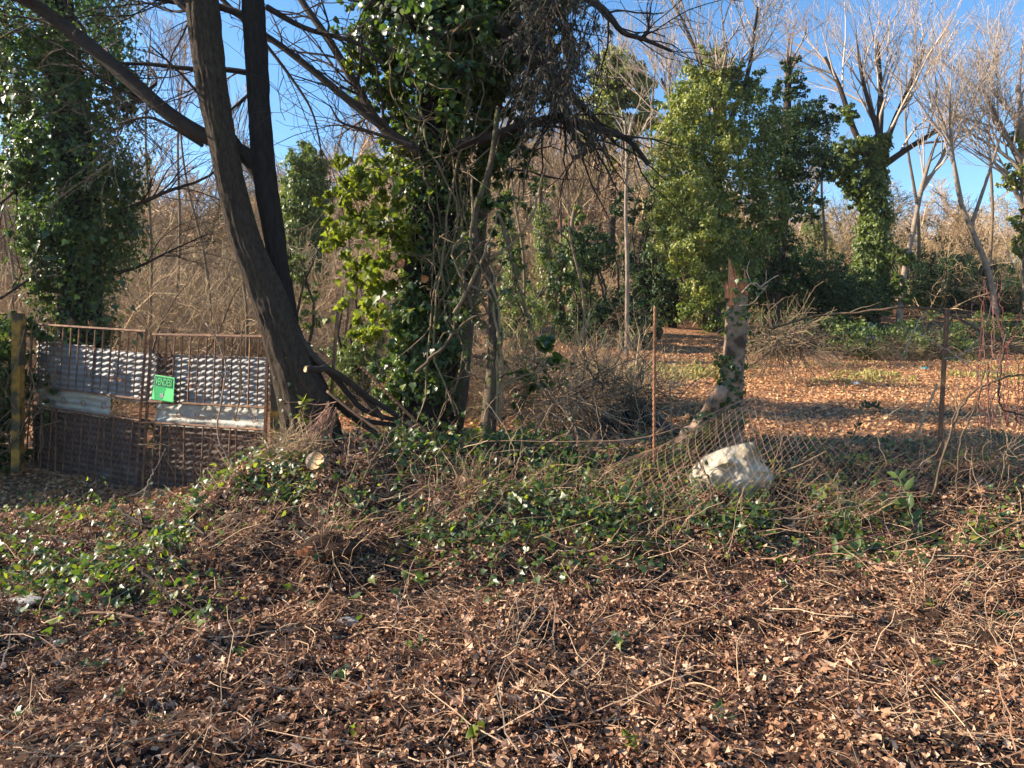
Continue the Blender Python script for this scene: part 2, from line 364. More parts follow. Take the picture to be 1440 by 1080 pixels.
# dead leaves in the foreground and on the bank
mb = MB()
x, y = view_pts(82000, 2.3, 8.2)
keep = RNG.random(len(x)) < (.12+.88*sstep(.36, .54, fbm(x*2.1, y*2.1, 3, 31)))
x, y = x[keep], y[keep]
scatter_flat(mb, x, y, RNG.uniform(.018, .05, len(x)), T_DEAD, .5, .018, .7)
x, y = view_pts(1300, 2.3, 8.2)
scatter_flat(mb, x, y, RNG.uniform(.04, .08, len(x)), T_MAPLE, .4, .03, .7, r=RNG.beta(2.2, 1.2, len(x)))
x, y = view_pts(140000, 2.3, 8.5)
scatter_flat(mb, x, y, RNG.uniform(.012, .032, len(x)), T_CHIP, .9, .022, .9)
tag(mb.build('leaf_litter', M['litter'], smooth=False), 'brown carpet of dead leaves covering the foreground ground', 'leaf litter', kind='stuff')

# shaded drive before the gate, and the ground behind the gate
mb = MB()
x = RNG.uniform(-9.5, -2.2, 15000); y = RNG.uniform(7.6, 12, 15000)
scatter_flat(mb, x, y, RNG.uniform(.03, .07, len(x)), T_QUAD, .5, .015, .6)
# clearing
x = RNG.uniform(-3, 17, 140000); y = RNG.uniform(8., 24, 140000)
keep = (np.abs(x/y) < .75)
x, y = x[keep], y[keep]
scatter_flat(mb, x, y, RNG.uniform(.03, .075, len(x)), T_QUAD, .4, .012, .6, r=RNG.random(len(x)))
tag(mb.build('clearing_litter', M['orange_litter'], smooth=False), 'orange-brown fallen leaves spread over the clearing behind the fence', 'leaf litter', kind='stuff')

# fine dry twigs and stalks in the litter
mb = MB()
def ground_twigs(mb, x, y, ln, rad, rise=.25, K=5, wob=.35, r=None, sides=3):
    n = len(x); a = RNG.uniform(0, 2*PI, n)
    d = np.stack([np.cos(a), np.sin(a), RNG.uniform(-.05, rise, n)], -1); d = norm(d)
    L = RNG.uniform(ln[0], ln[1], (n, 1)); P = np.empty((n, K, 3))
    P[:, 0] = np.stack([x, y, H(x, y)+RNG.uniform(0, .03, n)], -1)
    for k in range(1, K):
        d = norm(d+RNG.normal(0, wob, (n, 3))*np.array([1, 1, .45])); P[:, k] = P[:, k-1]+d*L/(K-1)
    g = H(P[..., 0], P[..., 1]); P[..., 2] = np.maximum(P[..., 2], g+.004)
    R = RNG.uniform(rad[0], rad[1], (n, 1))*np.linspace(1, .5, K)[None]
    tubes(mb, P, R, sides, r)
x, y = view_pts(16000, 2.3, 8.5)
ground_twigs(mb, x, y, (.06, .26), (.0012, .0028), K=4)
x, y = view_pts(1300, 2.4, 8.5)
ground_twigs(mb, x, y, (.2, .6), (.0022, .0045), .35, 6, .3)
x, y = view_pts(1500, 5.6, 8.6); k = (x > -2.9+RNG.normal(0, .4, len(x))); x, y = x[k], y[k]
ground_twigs(mb, x, y, (.25, .65), (.0015, .0036), .9, 6, .25)
tag(mb.build('twig_litter', M['twig'], smooth=False), 'fine dry twigs and stalks strewn through the dead leaves', 'twigs', kind='stuff')

# ivy spreading over the bank
def ivy_density(x, y):
    d = sstep(5.3, 6.4, y+.25*x*(x < 0))*(1-sstep(8.0, 9.5, y))
    patchy = sstep(.43, .58, fbm(x*1.5+4, y*1.5, 3, 77))
    left = np.exp(-((x+2.9)/1.5)**2-((y-6.0)/.95)**2)
    mid = np.exp(-((x-.2)/1.9)**2-((y-6.8)/.85)**2)*1.3
    rgt = np.exp(-((x-2.5)/1.3)**2-((y-6.1)/.38)**2)
    return np.clip(left*.8+mid*1.1+rgt*.8+d*.2, 0, 1)*(.08+.92*patchy)
mb = MB(); x, y = view_pts(78000, 4.4, 9.5); k = RNG.random(len(x)) < ivy_density(x, y)*.6
x, y = x[k], y[k]; n = len(x)
N = norm(ground_normals(x, y)+RNG.normal(0, .55, (n, 3))+np.array([-.2, -.25, 0]))
pos = np.stack([x, y, H(x, y)+RNG.gamma(2., .035, n)+.01], -1)
leaves(mb, pos, N, RNG.normal(size=(n, 3))+np.array([0, -.4, -.3]), RNG.uniform(.028, .075, n), T_IVY, .35)
tag(mb.build('ground_ivy', M['ivy']), 'glossy green ivy creeping over the bank', 'ivy', kind='stuff')
print('ivy leaves', n)
mb = MB(); x, y = view_pts(20000, 4.4, 8.); k = RNG.random(len(x)) < ivy_density(x, y)*.35
x, y = x[k], y[k]; n = len(x)
pos = np.stack([x, y, H(x, y)+RNG.gamma(2., .04, n)+.01], -1)
leaves(mb, pos, RNG.normal(size=(n, 3))+np.array([0, -.3, 1.2]), RNG.normal(size=(n, 3)), RNG.uniform(.03, .07, n), T_LANCE, .4, (1.2, 2.2))
tag(mb.build('bright_weeds', M['lime']), 'bright yellow-green weeds sprouting among the ivy', 'weeds', kind='stuff')
# pale grass and moss at the far edge of the clearing
mb = MB(); n = 14000; x = RNG.uniform(1, 15, n); y = 16.6+RNG.normal(0, .9, n)+.05*x
k = RNG.random(n) < sstep(.4, .6, fbm(x*.8, y*.8, 3, 12)); x, y = x[k], y[k]; n = len(x)
pos = np.stack([x, y, H(x, y)], -1)
leaves(mb, pos, RNG.normal(size=(n, 3)), np.tile([0, 0, 1.], (n, 1))+RNG.normal(0, .5, (n, 3)), RNG.uniform(.05, .14, n), T_CHIP, .3)
tag(mb.build('clearing_grass', mat('dry_yellow_grass', [(.3, .26, .08), (.4, .33, .12), (.22, .24, .06)], .8, .2), smooth=False), 'low yellowish grass at the far edge of the clearing', 'grass', kind='stuff')

# thin winter air between the camera and the wood
hb = MB(); X0, X1, Y0, Y1, Z0, Z1 = -300, 300, -8, 430, -3, 60
hb.add([(X0, Y0, Z0), (X1, Y0, Z0), (X1, Y1, Z0), (X0, Y1, Z0), (X0, Y0, Z1), (X1, Y0, Z1), (X1, Y1, Z1), (X0, Y1, Z1)], [(0, 3, 2, 1), (4, 5, 6, 7), (0, 1, 5, 4), (1, 2, 6, 5), (2, 3, 7, 6), (3, 0, 4, 7)])
hm = bpy.data.materials.new('haze'); hm.use_nodes = True; hm.node_tree.nodes.clear()
ho = hm.node_tree.nodes.new('ShaderNodeOutputMaterial'); hv = hm.node_tree.nodes.new('ShaderNodeVolumePrincipled')
hv.inputs['Color'].default_value = (.9, .93, 1, 1); hv.inputs['Density'].default_value = .00032; hv.inputs['Anisotropy'].default_value = .2
hm.node_tree.links.new(hv.outputs[0], ho.inputs['Volume'])
tag(hb.build('haze', hm, smooth=False), 'thin pale winter haze over the wood', kind='stuff')

# ------------------------------------------------------------------ hillside brush (instanced, countless)
def shrub_mesh(name, m, hgt, nst, spread, seed, rad=.012, lv2=7, lv3=3, up=.12, wob=.27):
    mb = MB(); K = 6
    a = RNG.uniform(0, 2*PI, nst); d = norm(np.stack([np.cos(a)*spread, np.sin(a)*spread, RNG.uniform(.7, 1.3, nst)], -1))
    K = 7; L = hgt*RNG.uniform(.6, 1.15, (nst, 1)); P = np.empty((nst, K, 3)); P[:, 0] = np.stack([np.cos(a)*.15, np.sin(a)*.15, 0*a-.1], -1)*hgt*.25
    for k in range(1, K):
        d = norm(d+RNG.normal(0, wob, d.shape)); P[:, k] = P[:, k-1]+d*L/(K-1)
    R = rad*RNG.uniform(.7, 1.4, (nst, 1))*np.linspace(1, .3, K)[None]
    tubes(mb, P, R, 3)
    P2, R2 = sprout(P, R, lv2, (.18*hgt, .45*hgt), .85, up, .3, 5, .15, .98, .6, rad*.22)
    tubes(mb, P2, R2, 3)
    if lv3:
        P3, R3 = sprout(P2, R2, lv3, (.07*hgt, .2*hgt), .9, up, .32, 4, .1, .98, .6, rad*.2)
        tubes(mb, P3, R3, 3)
    return mb.mesh(name, m, False)

def gn_scatter(name, meshes, pts, rot, scl, label, cat):
    """one object of many instances: points carry rotation, scale and which shrub"""
    src = bpy.data.collections.new(name+'_kinds')
    for i, me in enumerate(meshes):
        src.objects.link(bpy.data.objects.new('%s_kind' % name, me))
    me = bpy.data.meshes.new(name); n = len(pts)
    me.vertices.add(n); me.vertices.foreach_set('co', np.asarray(pts, np.float32).ravel())
    a = me.attributes.new('rot', 'FLOAT_VECTOR', 'POINT'); a.data.foreach_set('vector', np.asarray(rot, np.float32).ravel())
    a = me.attributes.new('scl', 'FLOAT', 'POINT'); a.data.foreach_set('value', np.asarray(scl, np.float32))
    a = me.attributes.new('idx', 'INT', 'POINT'); a.data.foreach_set('value', RNG.integers(0, len(meshes), n).astype(np.int32))
    ob = bpy.data.objects.new(name, me); COL.objects.link(ob)
    g = bpy.data.node_groups.new(name+'_nodes', 'GeometryNodeTree')
    g.interface.new_socket('Geometry', in_out='INPUT', socket_type='NodeSocketGeometry')
    g.interface.new_socket('Geometry', in_out='OUTPUT', socket_type='NodeSocketGeometry')
    gi = g.nodes.new('NodeGroupInput'); go = g.nodes.new('NodeGroupOutput')
    ip = g.nodes.new('GeometryNodeInstanceOnPoints'); ci = g.nodes.new('GeometryNodeCollectionInfo')
    ci.inputs['Collection'].default_value = src; ci.inputs['Separate Children'].default_value = True; ci.inputs['Reset Children'].default_value = True
    ip.inputs['Pick Instance'].default_value = True
    def attr(nm, ty):
        q = g.nodes.new('GeometryNodeInputNamedAttribute'); q.data_type = ty; q.inputs['Name'].default_value = nm
        return [s for s in q.outputs if s.enabled and s.name == 'Attribute'][0]
    g.links.new(gi.outputs[0], ip.inputs['Points']); g.links.new(ci.outputs[0], ip.inputs['Instance'])
    g.links.new(attr('idx', 'INT'), ip.inputs['Instance Index']); g.links.new(attr('rot', 'FLOAT_VECTOR'), ip.inputs['Rotation'])
    g.links.new(attr('scl', 'FLOAT'), ip.inputs['Scale']); g.links.new(ip.outputs[0], go.inputs[0])
    md = ob.modifiers.new('scatter', 'NODES'); md.node_group = g
    return tag(ob, label, cat, kind='stuff')

brush_tan = [shrub_mesh('brush_shrub', M['tan_brush'], 3.0, 9, .9, i, .017, 9, 4) for i in range(5)]
brush_gold = [shrub_mesh('golden_shrub', M['gold_brush'], 2.6, 12, .9, i, .013, 8, 4) for i in range(3)]
tall = [shrub_mesh('sapling', M['tan_brush'], 7., 2, .3, i, .07, 22, 9, .1, .14) for i in range(6)]

def hill_pts(n, y0, y1, xr=.75, avoid=None):
    y = np.sqrt(RNG.uniform(y0**2, y1**2, n)); x = RNG.uniform(-xr, xr, n)*y
    if avoid is not None:
        k = ~avoid(x, y); x, y = x[k], y[k]
    return x, y, np.stack([x, y, H(x, y)], -1)
notclear = lambda x, y: ((x > -.3*y) & (y < 21)) | ((x > -.12*y) & (y < 27)) | ((x/y > -.03) & (y < 30))
x, y, p = hill_pts(1000, 13.5, 45, .8, lambda x, y: notclear(x, y) | (fbm(x*.35, y*.25, 2, 44) < .38)); n = len(x)
gn_scatter('hillside_brush', brush_tan, p, np.stack([RNG.normal(0, .12, n), RNG.normal(0, .12, n), RNG.uniform(0, 6.28, n)], -1), RNG.uniform(.5, 1.5, n), 'tan leafless brushwood covering the lower hillside', 'brush')
x, y, p = hill_pts(480, 34, 95, .85); n = len(x)
gn_scatter('hillside_woods', tall, p, np.stack([RNG.normal(0, .08, n), RNG.normal(0, .08, n), RNG.uniform(0, 6.28, n)], -1), RNG.uniform(.75, 1.2, n)*(1-.28*sstep(.15, .35, x/y)), 'bare winter woods covering the upper hillside', 'woods')
x, y, p = hill_pts(420, 33, 46, .85, lambda x, y: (x/y < .3)); n = len(x)
gn_scatter('golden_brush', brush_gold, p, np.stack([RNG.normal(0, .12, n), RNG.normal(0, .12, n), RNG.uniform(0, 6.28, n)], -1), RNG.uniform(.8, 1.4, n), 'golden dry brush behind the clearing at right', 'brush')

# ------------------------------------------------------------------ foliage makers
def shell_leaves(mb, centre, rad, n, size, tpl, depth=.35, jit=.6, r=None, zf=None):
    """leaves over a lumpy ellipsoid"""
    c = max(5, n//38); D = norm(RNG.normal(size=(c, 3))); C = D*RNG.uniform(.4, 1.25, (c, 1)); i = RNG.integers(0, c, n)
    e = norm(RNG.normal(size=(n, 3))); cs = RNG.uniform(.1, .32, c)[i][:, None]
    p = centre+(C[i]+e*cs*np.sqrt(RNG.random((n, 1))))*np.asarray(rad); d = e*.6+D[i]*.6
    leaves(mb, p, d+RNG.normal(0, jit, (n, 3)), RNG.normal(0, .5, (n, 3))+np.array([0, 0, -1.]), RNG.uniform(.6, 1.2, n)*size, tpl, .4, r=r)

def column_leaves(mb, axis, radf, n, size, tpl, depth=.45, jit=.55, seed=0, r=None, lump=.8):
    """leaves round an axis polyline; radf(t) gives the radius"""
    A = catmull(axis, 80); t = RNG.random(n)*79*.9999; i = t.astype(int); f = (t-i)[:, None]
    nc = max(12, n//40); tc = RNG.random(nc); tq = RNG.uniform(0, 2*PI, nc); j = RNG.integers(0, nc, n); tot = np.linalg.norm(np.diff(A, axis=0), axis=1).sum()
    mix = RNG.random(n) < .62; rc = float(np.mean(radf(tc)))
    t01 = np.where(mix, np.clip(tc[j]+RNG.normal(0, .11*rc/max(rc, .01)/tot*1.1, n), 0, .999), t/79); t = t01*79*.9999; i = t.astype(int); f = (t-i)[:, None]
    th = np.where(mix, tq[j]+RNG.normal(0, .13/max(rc, .2), n), RNG.uniform(0, 2*PI, n))
    c = A[i]*(1-f)+A[i+1]*f
    rr = radf(t/79)*(1-lump/2+lump*fbm(np.cos(th)*1.5+t*.22+seed, np.sin(th)*1.5+t*.13, 3, seed))
    rr = rr*(1-depth*RNG.random(n)**2)*np.where(mix, RNG.uniform(.85, 1.22, nc)[j], .9)
    d = np.stack([np.cos(th), np.sin(th), 0*th], -1)
    leaves(mb, c+d*rr[:, None], d+RNG.normal(0, jit, (n, 3))+np.array([0, 0, .25]), RNG.normal(0, .45, (n, 3))+np.array([0, 0, -1.]), RNG.uniform(.6, 1.25, n)*size, tpl, .35, r=r)

def trunk(mb, pts, rads, n=50, sides=20, ridge=.12, seed=0, r=.5, flare=0):
    P = catmull(pts, n); R = np.interp(np.linspace(0, 1, n), np.linspace(0, 1, len(rads)), rads)
    if flare: R = R*(1+flare*np.exp(-np.linspace(0, 1, n)*14))
    T = norm(np.gradient(P, axis=0)); ref = np.array([0, 1., 0]); A = norm(np.cross(T, ref)); B = np.cross(T, A)
    th = np.arange(sides)/sides*2*PI
    s = np.cumsum(np.r_[0, np.linalg.norm(np.diff(P, axis=0), axis=1)])
    TH, S = np.meshgrid(th, s)
    nz = (fbm(TH*3.2+seed, S*1.6, 3, seed)-.5)*2*ridge+(np.abs(fbm(TH*8+seed, S*3.5, 3, seed+3)-.5)*-2+.4)*ridge*1.1
    e = np.minimum(TH, 2*PI-TH); nz = nz*np.clip(e/.6, .15, 1)
    RR = R[:, None]*(1+nz)
    V = P[:, None]+RR[..., None]*(np.cos(TH)[..., None]*A[:, None]+np.sin(TH)[..., None]*B[:, None])
    idx = np.arange(n*sides).reshape(n, sides); nx = np.roll(idx, -1, 1)
    q = np.stack([idx[:-1], nx[:-1], nx[1:], idx[1:]], -1).reshape(-1, 4)
    f3 = [(idx[-1, 0], idx[-1, j], idx[-1, j+1]) for j in range(1, sides-1)]
    mb.add(V.reshape(-1, 3), q, f3, r)
    return P, R

def polys(lst, n=8):
    """list of (points, r0, r1) -> arrays"""
    P = np.stack([catmull(p, n) for p, a, b in lst]); R = np.stack([np.linspace(a, b, n) for p, a, b in lst])
    return P, R

def leaf_mesh(name, tpl, m, curl=.15):
    mb = MB(); leaves(mb, np.zeros((1, 3)), np.array([[0, 0, 1.]]), np.array([[0, 1., 0]]), 1., tpl, curl, (1, 1)); return mb.mesh(name, m)
IVY_MESHES = [leaf_mesh('ivy_leaf', T_IVY, M['ivy']) for _ in range(4)]
for me, v in zip(IVY_MESHES, (.1, .4, .7, .95)):
    me.attributes['rnd'].data.foreach_set('value', np.full(len(me.vertices), v, np.float32))
LIME_MESHES = [leaf_mesh('lime_leaf', t, M['lime'], .5) for t in (T_HEART, T_IVY, T_IVY)]
for me, v in zip(LIME_MESHES, (.2, .5, .8)):
    me.attributes['rnd'].data.foreach_set('value', np.full(len(me.vertices), v, np.float32))
DEAD_MESHES = [leaf_mesh('dead_leaf', t, M['litter'], .5) for t in (T_MAPLE, T_MAPLE, T_DEAD, T_MAPLE)]
for me, v in zip(DEAD_MESHES, (.85, .95, .8, 1.)):
    me.attributes['rnd'].data.foreach_set('value', np.full(len(me.vertices), v, np.float32))

def leaf_parts(root, meshes, pos, nrm, tip, size, name='leaf'):
    from mathutils import Matrix
    for i in range(len(pos)):
        n = Vector(nrm[i]).normalized(); t = Vector(tip[i]); t = (t-n*t.dot(n)).normalized(); s = t.cross(n)
        o = bpy.data.objects.new(name, meshes[i % len(meshes)]); COL.objects.link(o)
        mt = Matrix(((s.x, t.x, n.x), (s.y, t.y, n.y), (s.z, t.z, n.z)))
        o.parent = root; o.location = Vector(pos[i])-root.location; o.rotation_euler = mt.to_euler(); o.scale = (size[i],)*3

# ------------------------------------------------------------------ 1. ivy-clad tree at left, behind the gate
Y = 12.0
root = empty('ivy_clad_tree', (U(112, 470, Y)[0], Y, float(H(-6.7, 12.))), 'tall tree wrapped in dark ivy behind the rusty gate', 'tree')
ax = UP([(112, 470), (112, 400), (112, 300), (98, 180), (85, 60), (75, -60), (70, -260), (66, -420)], Y)
ax[0, 2] = root.location.z-.1
mb = MB(); TP, TR = trunk(mb, ax, [.33, .3, .28, .27, .25, .22, .18, .1], 60, 14, .12, 2); part(mb, 'trunk', M['bark_black'], root)
mb = MB()
radf = lambda t: np.interp(t, [0, .1, .22, .33, .45, .6, .8, 1], [.45, .5, .8, .85, .95, 1.1, 1.1, .7])
column_leaves(mb, ax, radf, 37000, .076, T_IVY4, .4, .6, 3, lump=1.1)
for (px, py, rr, n) in ((50, 210, .42, 1600), (35, 250, .38, 1400), (60, 330, .4, 1500), (30, 60, .6, 2000), (20, 140, .5, 1700), (160, 250, .3, 800), (140, 330, .3, 700), (75, 400, .25, 700), (165, 130, .4, 1000)):
    shell_leaves(mb, U(px, py, Y-.4), (rr, rr, rr*.8), int(n*1.3), .072, T_IVY4)
part(mb, 'foliage', M['ivy'], root, kind='stuff')
bl = [(UP([(60, 230), (20, 270), (-20, 300)], Y-.5), .03, .015), (UP([(165, 300), (200, 285), (238, 268), (290, 250), (330, 215)], Y-.2), .04, .012),
      (UP([(160, 385), (195, 375), (235, 355), (290, 330)], Y-.2), .03, .01), (UP([(0, 420), (30, 400), (60, 380)], Y-.6), .02, .02),
      (UP([(160, 130), (178, 150), (175, 175), (150, 185)], Y-1), .03, .012)]
P, R = polys(bl, 10); mb = MB(); tubes(mb, P, R, 6); 
P2, R2 = sprout(P, R, 8, (.5, 1.5), .7, .1, .2, 7, .2, 1, .5, .004); tubes(mb, P2, R2, 3)
P3, R3 = sprout(P2, R2, 6, (.3, .9), .7, .1, .2, 5, .1, 1, .6, .003); tubes(mb, P3, R3, 3)
part(mb, 'branches', M['bough'], root)
n = 60; th = RNG.uniform(PI, 2*PI, n); hh = RNG.uniform(1.5, 7.5, n)
cx = np.interp(hh, TP[:, 2], TP[:, 0]); d = np.stack([np.cos(th), np.sin(th), 0*th+.3], -1)
leaf_parts(root, IVY_MESHES, np.stack([cx+np.cos(th)*1.02, 12+np.sin(th)*1.02, hh], -1), d, RNG.normal(0, .4, (n, 3))+[0, 0, -1], RNG.uniform(.09, .14, n), 'ivy_leaf')

# ------------------------------------------------------------------ 2. twin-trunked dark tree beside the gate
Y = 7.5
root = empty('twin_trunk_tree', tuple(U(425, 605, Y)), 'leaning dark tree with two trunks beside the gate', 'tree')
s = Y/F
mb = MB()
A = UP([(440, 645), (434, 592), (418, 535), (396, 470), (370, 400), (346, 340), (327, 270), (311, 190), (297, 110), (286, 20), (278, -80), (262, -260)], Y)
TPa, TRa = trunk(mb, A, [46*s, 37*s, 31*s, 26*s, 22*s, 19.5*s, 18.5*s, 18.5*s, 20*s, 21*s, 19*s, 14*s], 260, 90, .17, 4)
part(mb, 'trunk', M['bark'], root)
mb = MB()
B = UP([(410, 500), (402, 440), (394, 390), (384, 320), (374, 260), (366, 180), (361, 90), (356, 10), (355, -80), (358, -240)], Y+.12)
TPb, TRb = trunk(mb, B, [14*s, 14*s, 13*s, 14*s, 15*s, 15*s, 15*s, 15*s, 13*s, 9*s], 200, 60, .17, 9)
part(mb, 'trunk', M['bark_black'], root)
mb = MB()
bl = [(UP([(372, 262), (352, 225), (335, 212), (285, 190), (235, 158), (180, 110), (130, 68), (75, 25), (20, -8), (-80, -40)], Y+.2), 12*s, 9*s),
      ]
P, R = polys(bl, 40); tubes(mb, P, R, 12)
bl2 = [(UP([(362, 105), (320, 98), (270, 97), (210, 90), (165, 88), (110, 70)], Y+.4), 5*s, 2*s),
       (UP([(352, 25), (310, 10), (265, 5), (210, -5), (150, -30)], Y+.5), 6*s, 3*s),
       (UP([(285, 205), (235, 175), (205, 165), (165, 175)], Y+.5), 3*s, 1.5*s),
       (UP([(275, 20), (250, 0), (235, -30)], Y), 7*s, 5*s),
       (UP([(375, 10), (430, 40), (500, 60), (540, 90)], Y+.6), 5*s, 2*s),
       (UP([(372, 60), (410, 110), (440, 160), (455, 230)], Y+.6), 3*s, 1*s),
       (UP([(365, 120), (330, 150), (310, 170)], Y+.6), 3*s, 1*s)]
P2, R2 = polys(bl2, 14); tubes(mb, P2, R2, 6)
part(mb, 'branch', M['bough'], root)
mb = MB()
Pm, Rm = polys([(p[0], p[1], p[2]) for p in bl], 14)
Pz = np.concatenate([P2, Pm]); Rz = np.concatenate([R2, Rm])
P3, R3 = sprout(Pz, Rz, 9, (.6, 1.9), .8, -.03, .16, 8, .1, 1, .35, .004); tubes(mb, P3, R3, 3)
P4, R4 = sprout(P3, R3, 5, (.3, .9), .7, -.05, .2, 6, .15, 1, .6, .0025); tubes(mb, P4, R4, 3)
P5, R5 = sprout(P4, R4, 2, (.1, .4), .7, -.05, .25, 4, .15, 1, .7, .002); tubes(mb, P5, R5, 3)
part(mb, 'twigs', M['bough'], root, kind='stuff')
# ivy remnants and epicormic shoots on the trunk
mb = MB(); ii = RNG.integers(5, 60, 60); th = RNG.uniform(0, 2*PI, 60)
p = TPa[ii]+np.stack([np.cos(th), np.sin(th), 0*th], -1)*TRa[ii][:, None]*1.05
leaves(mb, p, np.stack([np.cos(th), np.sin(th), 0*th+.3], -1), RNG.normal(0, .4, (60, 3))-[0, 0, 1], RNG.uniform(.02, .05, 60), T_IVY, .4)
part(mb, 'foliage', M['ivy'], root, kind='stuff')

# ------------------------------------------------------------------ 3. great central tree
Y = 9.0; s = Y/F
root = empty('creeper_covered_tree', tuple(U(600, 596, Y)), 'big dark tree hung with ivy, creepers and dead twigs at the centre', 'tree')
mb = MB()
A = UP([(598, 610), (600, 560), (598, 480), (604, 400), (610, 310), (616, 210), (622, 100), (628, 0), (630, -120), (632, -320)], Y)
TPc, TRc = trunk(mb, A, [42*s, 34*s, 30*s, 30*s, 30*s, 30*s, 29*s, 28*s, 24*s, 12*s], 90, 30, .14, 15, flare=.3)
part(mb, 'trunk', M['bark_black'], root)
mb = MB()
A2 = UP([(634, 610), (645, 540), (655, 450), (672, 330), (680, 230), (700, 120), (715, 10), (725, -100)], Y+.1)
trunk(mb, A2, [16*s, 14*s, 12*s, 12*s, 12*s, 11*s, 10*s, 8*s], 70, 14, .12, 21)
part(mb, 'trunk', M['moss'], root, label='thinner mossy second stem')
bl = [(UP([(590, 215), (555, 190), (510, 157), (453, 110), (400, 68), (345, 30), (308, -5)], Y-.6), 6.5*s, 3*s),
      (UP([(595, 218), (540, 182), (500, 120), (465, 60), (430, 10), (405, -30)], Y-.3), 7*s, 4*s),
      (UP([(580, 205), (520, 185), (480, 172), (465, 150)], Y-.8), 3*s, 1*s),
      (UP([(640, 205), (700, 190), (745, 172), (800, 168), (850, 184), (885, 198), (912, 232)], Y-.5), 8*s, 3*s),
      (UP([(700, 40), (750, 85), (790, 120), (830, 160), (866, 202)], Y-.4), 10*s, 2*s),
      (UP([(720, 20), (770, 90), (785, 150), (810, 195), (822, 215), (805, 222)], Y-.6), 8*s, 3*s),
      (UP([(760, -40), (830, 0), (855, 20), (875, 45), (905, 55), (945, 72)], Y-.5), 6*s, 2*s),
      (UP([(905, 52), (912, 40), (910, 18)], Y-.5), 3*s, 1*s),
      (UP([(620, 60), (560, 20), (510, -20)], Y-.3), 10*s, 6*s),
      (UP([(720, -20), (790, 40), (800, 120), (795, 160)], Y-.7), 4*s, 2*s),
      (UP([(625, 290), (690, 240), (730, 190), (760, 100)], Y+.2), 7*s, 4*s)]
P, R = polys(bl, 16); mb = MB(); tubes(mb, P, R, 8); part(mb, 'branch', M['bough'], root)
mb = MB()
P2, R2 = sprout(P, R, 9, (.5, 1.6), .7, -.05, .16, 7, .1, 1, .4, .004); tubes(mb, P2, R2, 3)
P3, R3 = sprout(P2, R2, 4, (.2, .7), .7, -.12, .2, 5, .15, 1, .6, .0025); tubes(mb, P3, R3, 3)
# hanging dead sprays at the right of the crown
n = 55; px = RNG.normal(785, 26, n); py = RNG.uniform(-60, 120, n)
P0 = np.array([U(a, b, Y-.8+RNG.normal(0, .4)) for a, b in zip(px, py)]); K = 8; Ph = np.empty((n, K, 3)); Ph[:, 0] = P0
d = norm(RNG.normal(0, .35, (n, 3))+np.array([.1, 0, -1.])); L = RNG.uniform(.5, 1.5, (n, 1))
for k in range(1, K): d = norm(d+RNG.normal(0, .16, d.shape)-[0, 0, .08]); Ph[:, k] = Ph[:, k-1]+d*L/(K-1)
Rh = np.linspace(.009, .003, K)[None]*RNG.uniform(.6, 1.6, (n, 1)); tubes(mb, Ph, Rh, 4)
Pi, Ri = sprout(Ph, Rh, 6, (.1, .4), .8, -.2, .25, 5, .1, 1, .6, .0025); tubes(mb, Pi, Ri, 3)
part(mb, 'twigs', M['bough'], root, kind='stuff')
mb = MB(); n = 6000; i = RNG.integers(0, len(Pi), n); k = RNG.integers(1, 5, n)
leaves(mb, Pi[i, k]+RNG.normal(0, .02, (n, 3)), RNG.normal(size=(n, 3)), RNG.normal(0, .5, (n, 3))-[0, 0, 1], RNG.uniform(.03, .09, n), T_LANCE, .3, (.4, .8))
part(mb, 'needles', M['dry_needle'], root, kind='stuff', label='hanging sprays of greyish dead needles')
# dark leaves of the crown
mb = MB()
column_leaves(mb, A[:6], lambda t: np.interp(t, [0, .25, .5, .8, 1], [.36, .42, .38, .44, .55]), 11000, .068, T_IVY4, .5, .6, 8, lump=1.1)
column_leaves(mb, A[5:], lambda t: np.interp(t, [0, .3, 1], [.5, .9, 1.3]), 6500, .08, T_HEART, .6, .7, 18, lump=1.2)
for (px, py, rr, n, dy) in ((560, 40, .55, 1900, 0), (515, 60, .35, 800, -.2), (590, 120, .4, 1000, 0), (540, 110, .35, 700, -.1), (690, 60, .5, 1800, -.2), (740, 30, .5, 1900, 0), (745, 110, .35, 1200, 0), (700, 150, .35, 1100, .1), (690, 230, .35, 900, -.2), (650, 10, .5, 1400, .2), (770, 0, .4, 1200, .2), (600, -60, .9, 2600, 0), (720, -80, .9, 2600, 0), (560, 150, .3, 600, .2), (585, 470, .3, 900, -.2), (560, 540, .3, 900, -.1), (620, 430, .28, 600, -.1), (690, 300, .25, 500, -.3), (725, 200, .22, 500, 0)):
    shell_leaves(mb, U(px, py, Y+dy), (rr, rr, rr*.9), int(n*1.2), .07, T_IVY4, .6)
part(mb, 'foliage', M['ivy'], root, kind='stuff')
# backlit lime-green leaves on the left
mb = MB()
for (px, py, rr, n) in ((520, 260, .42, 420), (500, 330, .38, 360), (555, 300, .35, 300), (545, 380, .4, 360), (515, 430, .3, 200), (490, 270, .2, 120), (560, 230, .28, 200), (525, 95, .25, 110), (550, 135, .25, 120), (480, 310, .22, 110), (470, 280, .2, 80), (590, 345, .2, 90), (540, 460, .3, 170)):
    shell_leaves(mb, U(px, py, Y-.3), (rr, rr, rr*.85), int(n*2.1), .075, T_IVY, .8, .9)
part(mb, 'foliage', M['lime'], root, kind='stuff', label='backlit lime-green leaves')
n = 110; px = RNG.normal(525, 32, n); py = RNG.uniform(215, 450, n); 
pos = np.array([U(a, b, Y-.85+RNG.normal(0, .12)) for a, b in zip(px, py)])
leaf_parts(root, LIME_MESHES, pos, RNG.normal(0, .6, (n, 3))+[-.2, -1, .2], RNG.normal(0, .5, (n, 3))-[0, 0, 1], RNG.uniform(.06, .11, n), 'lime_leaf')
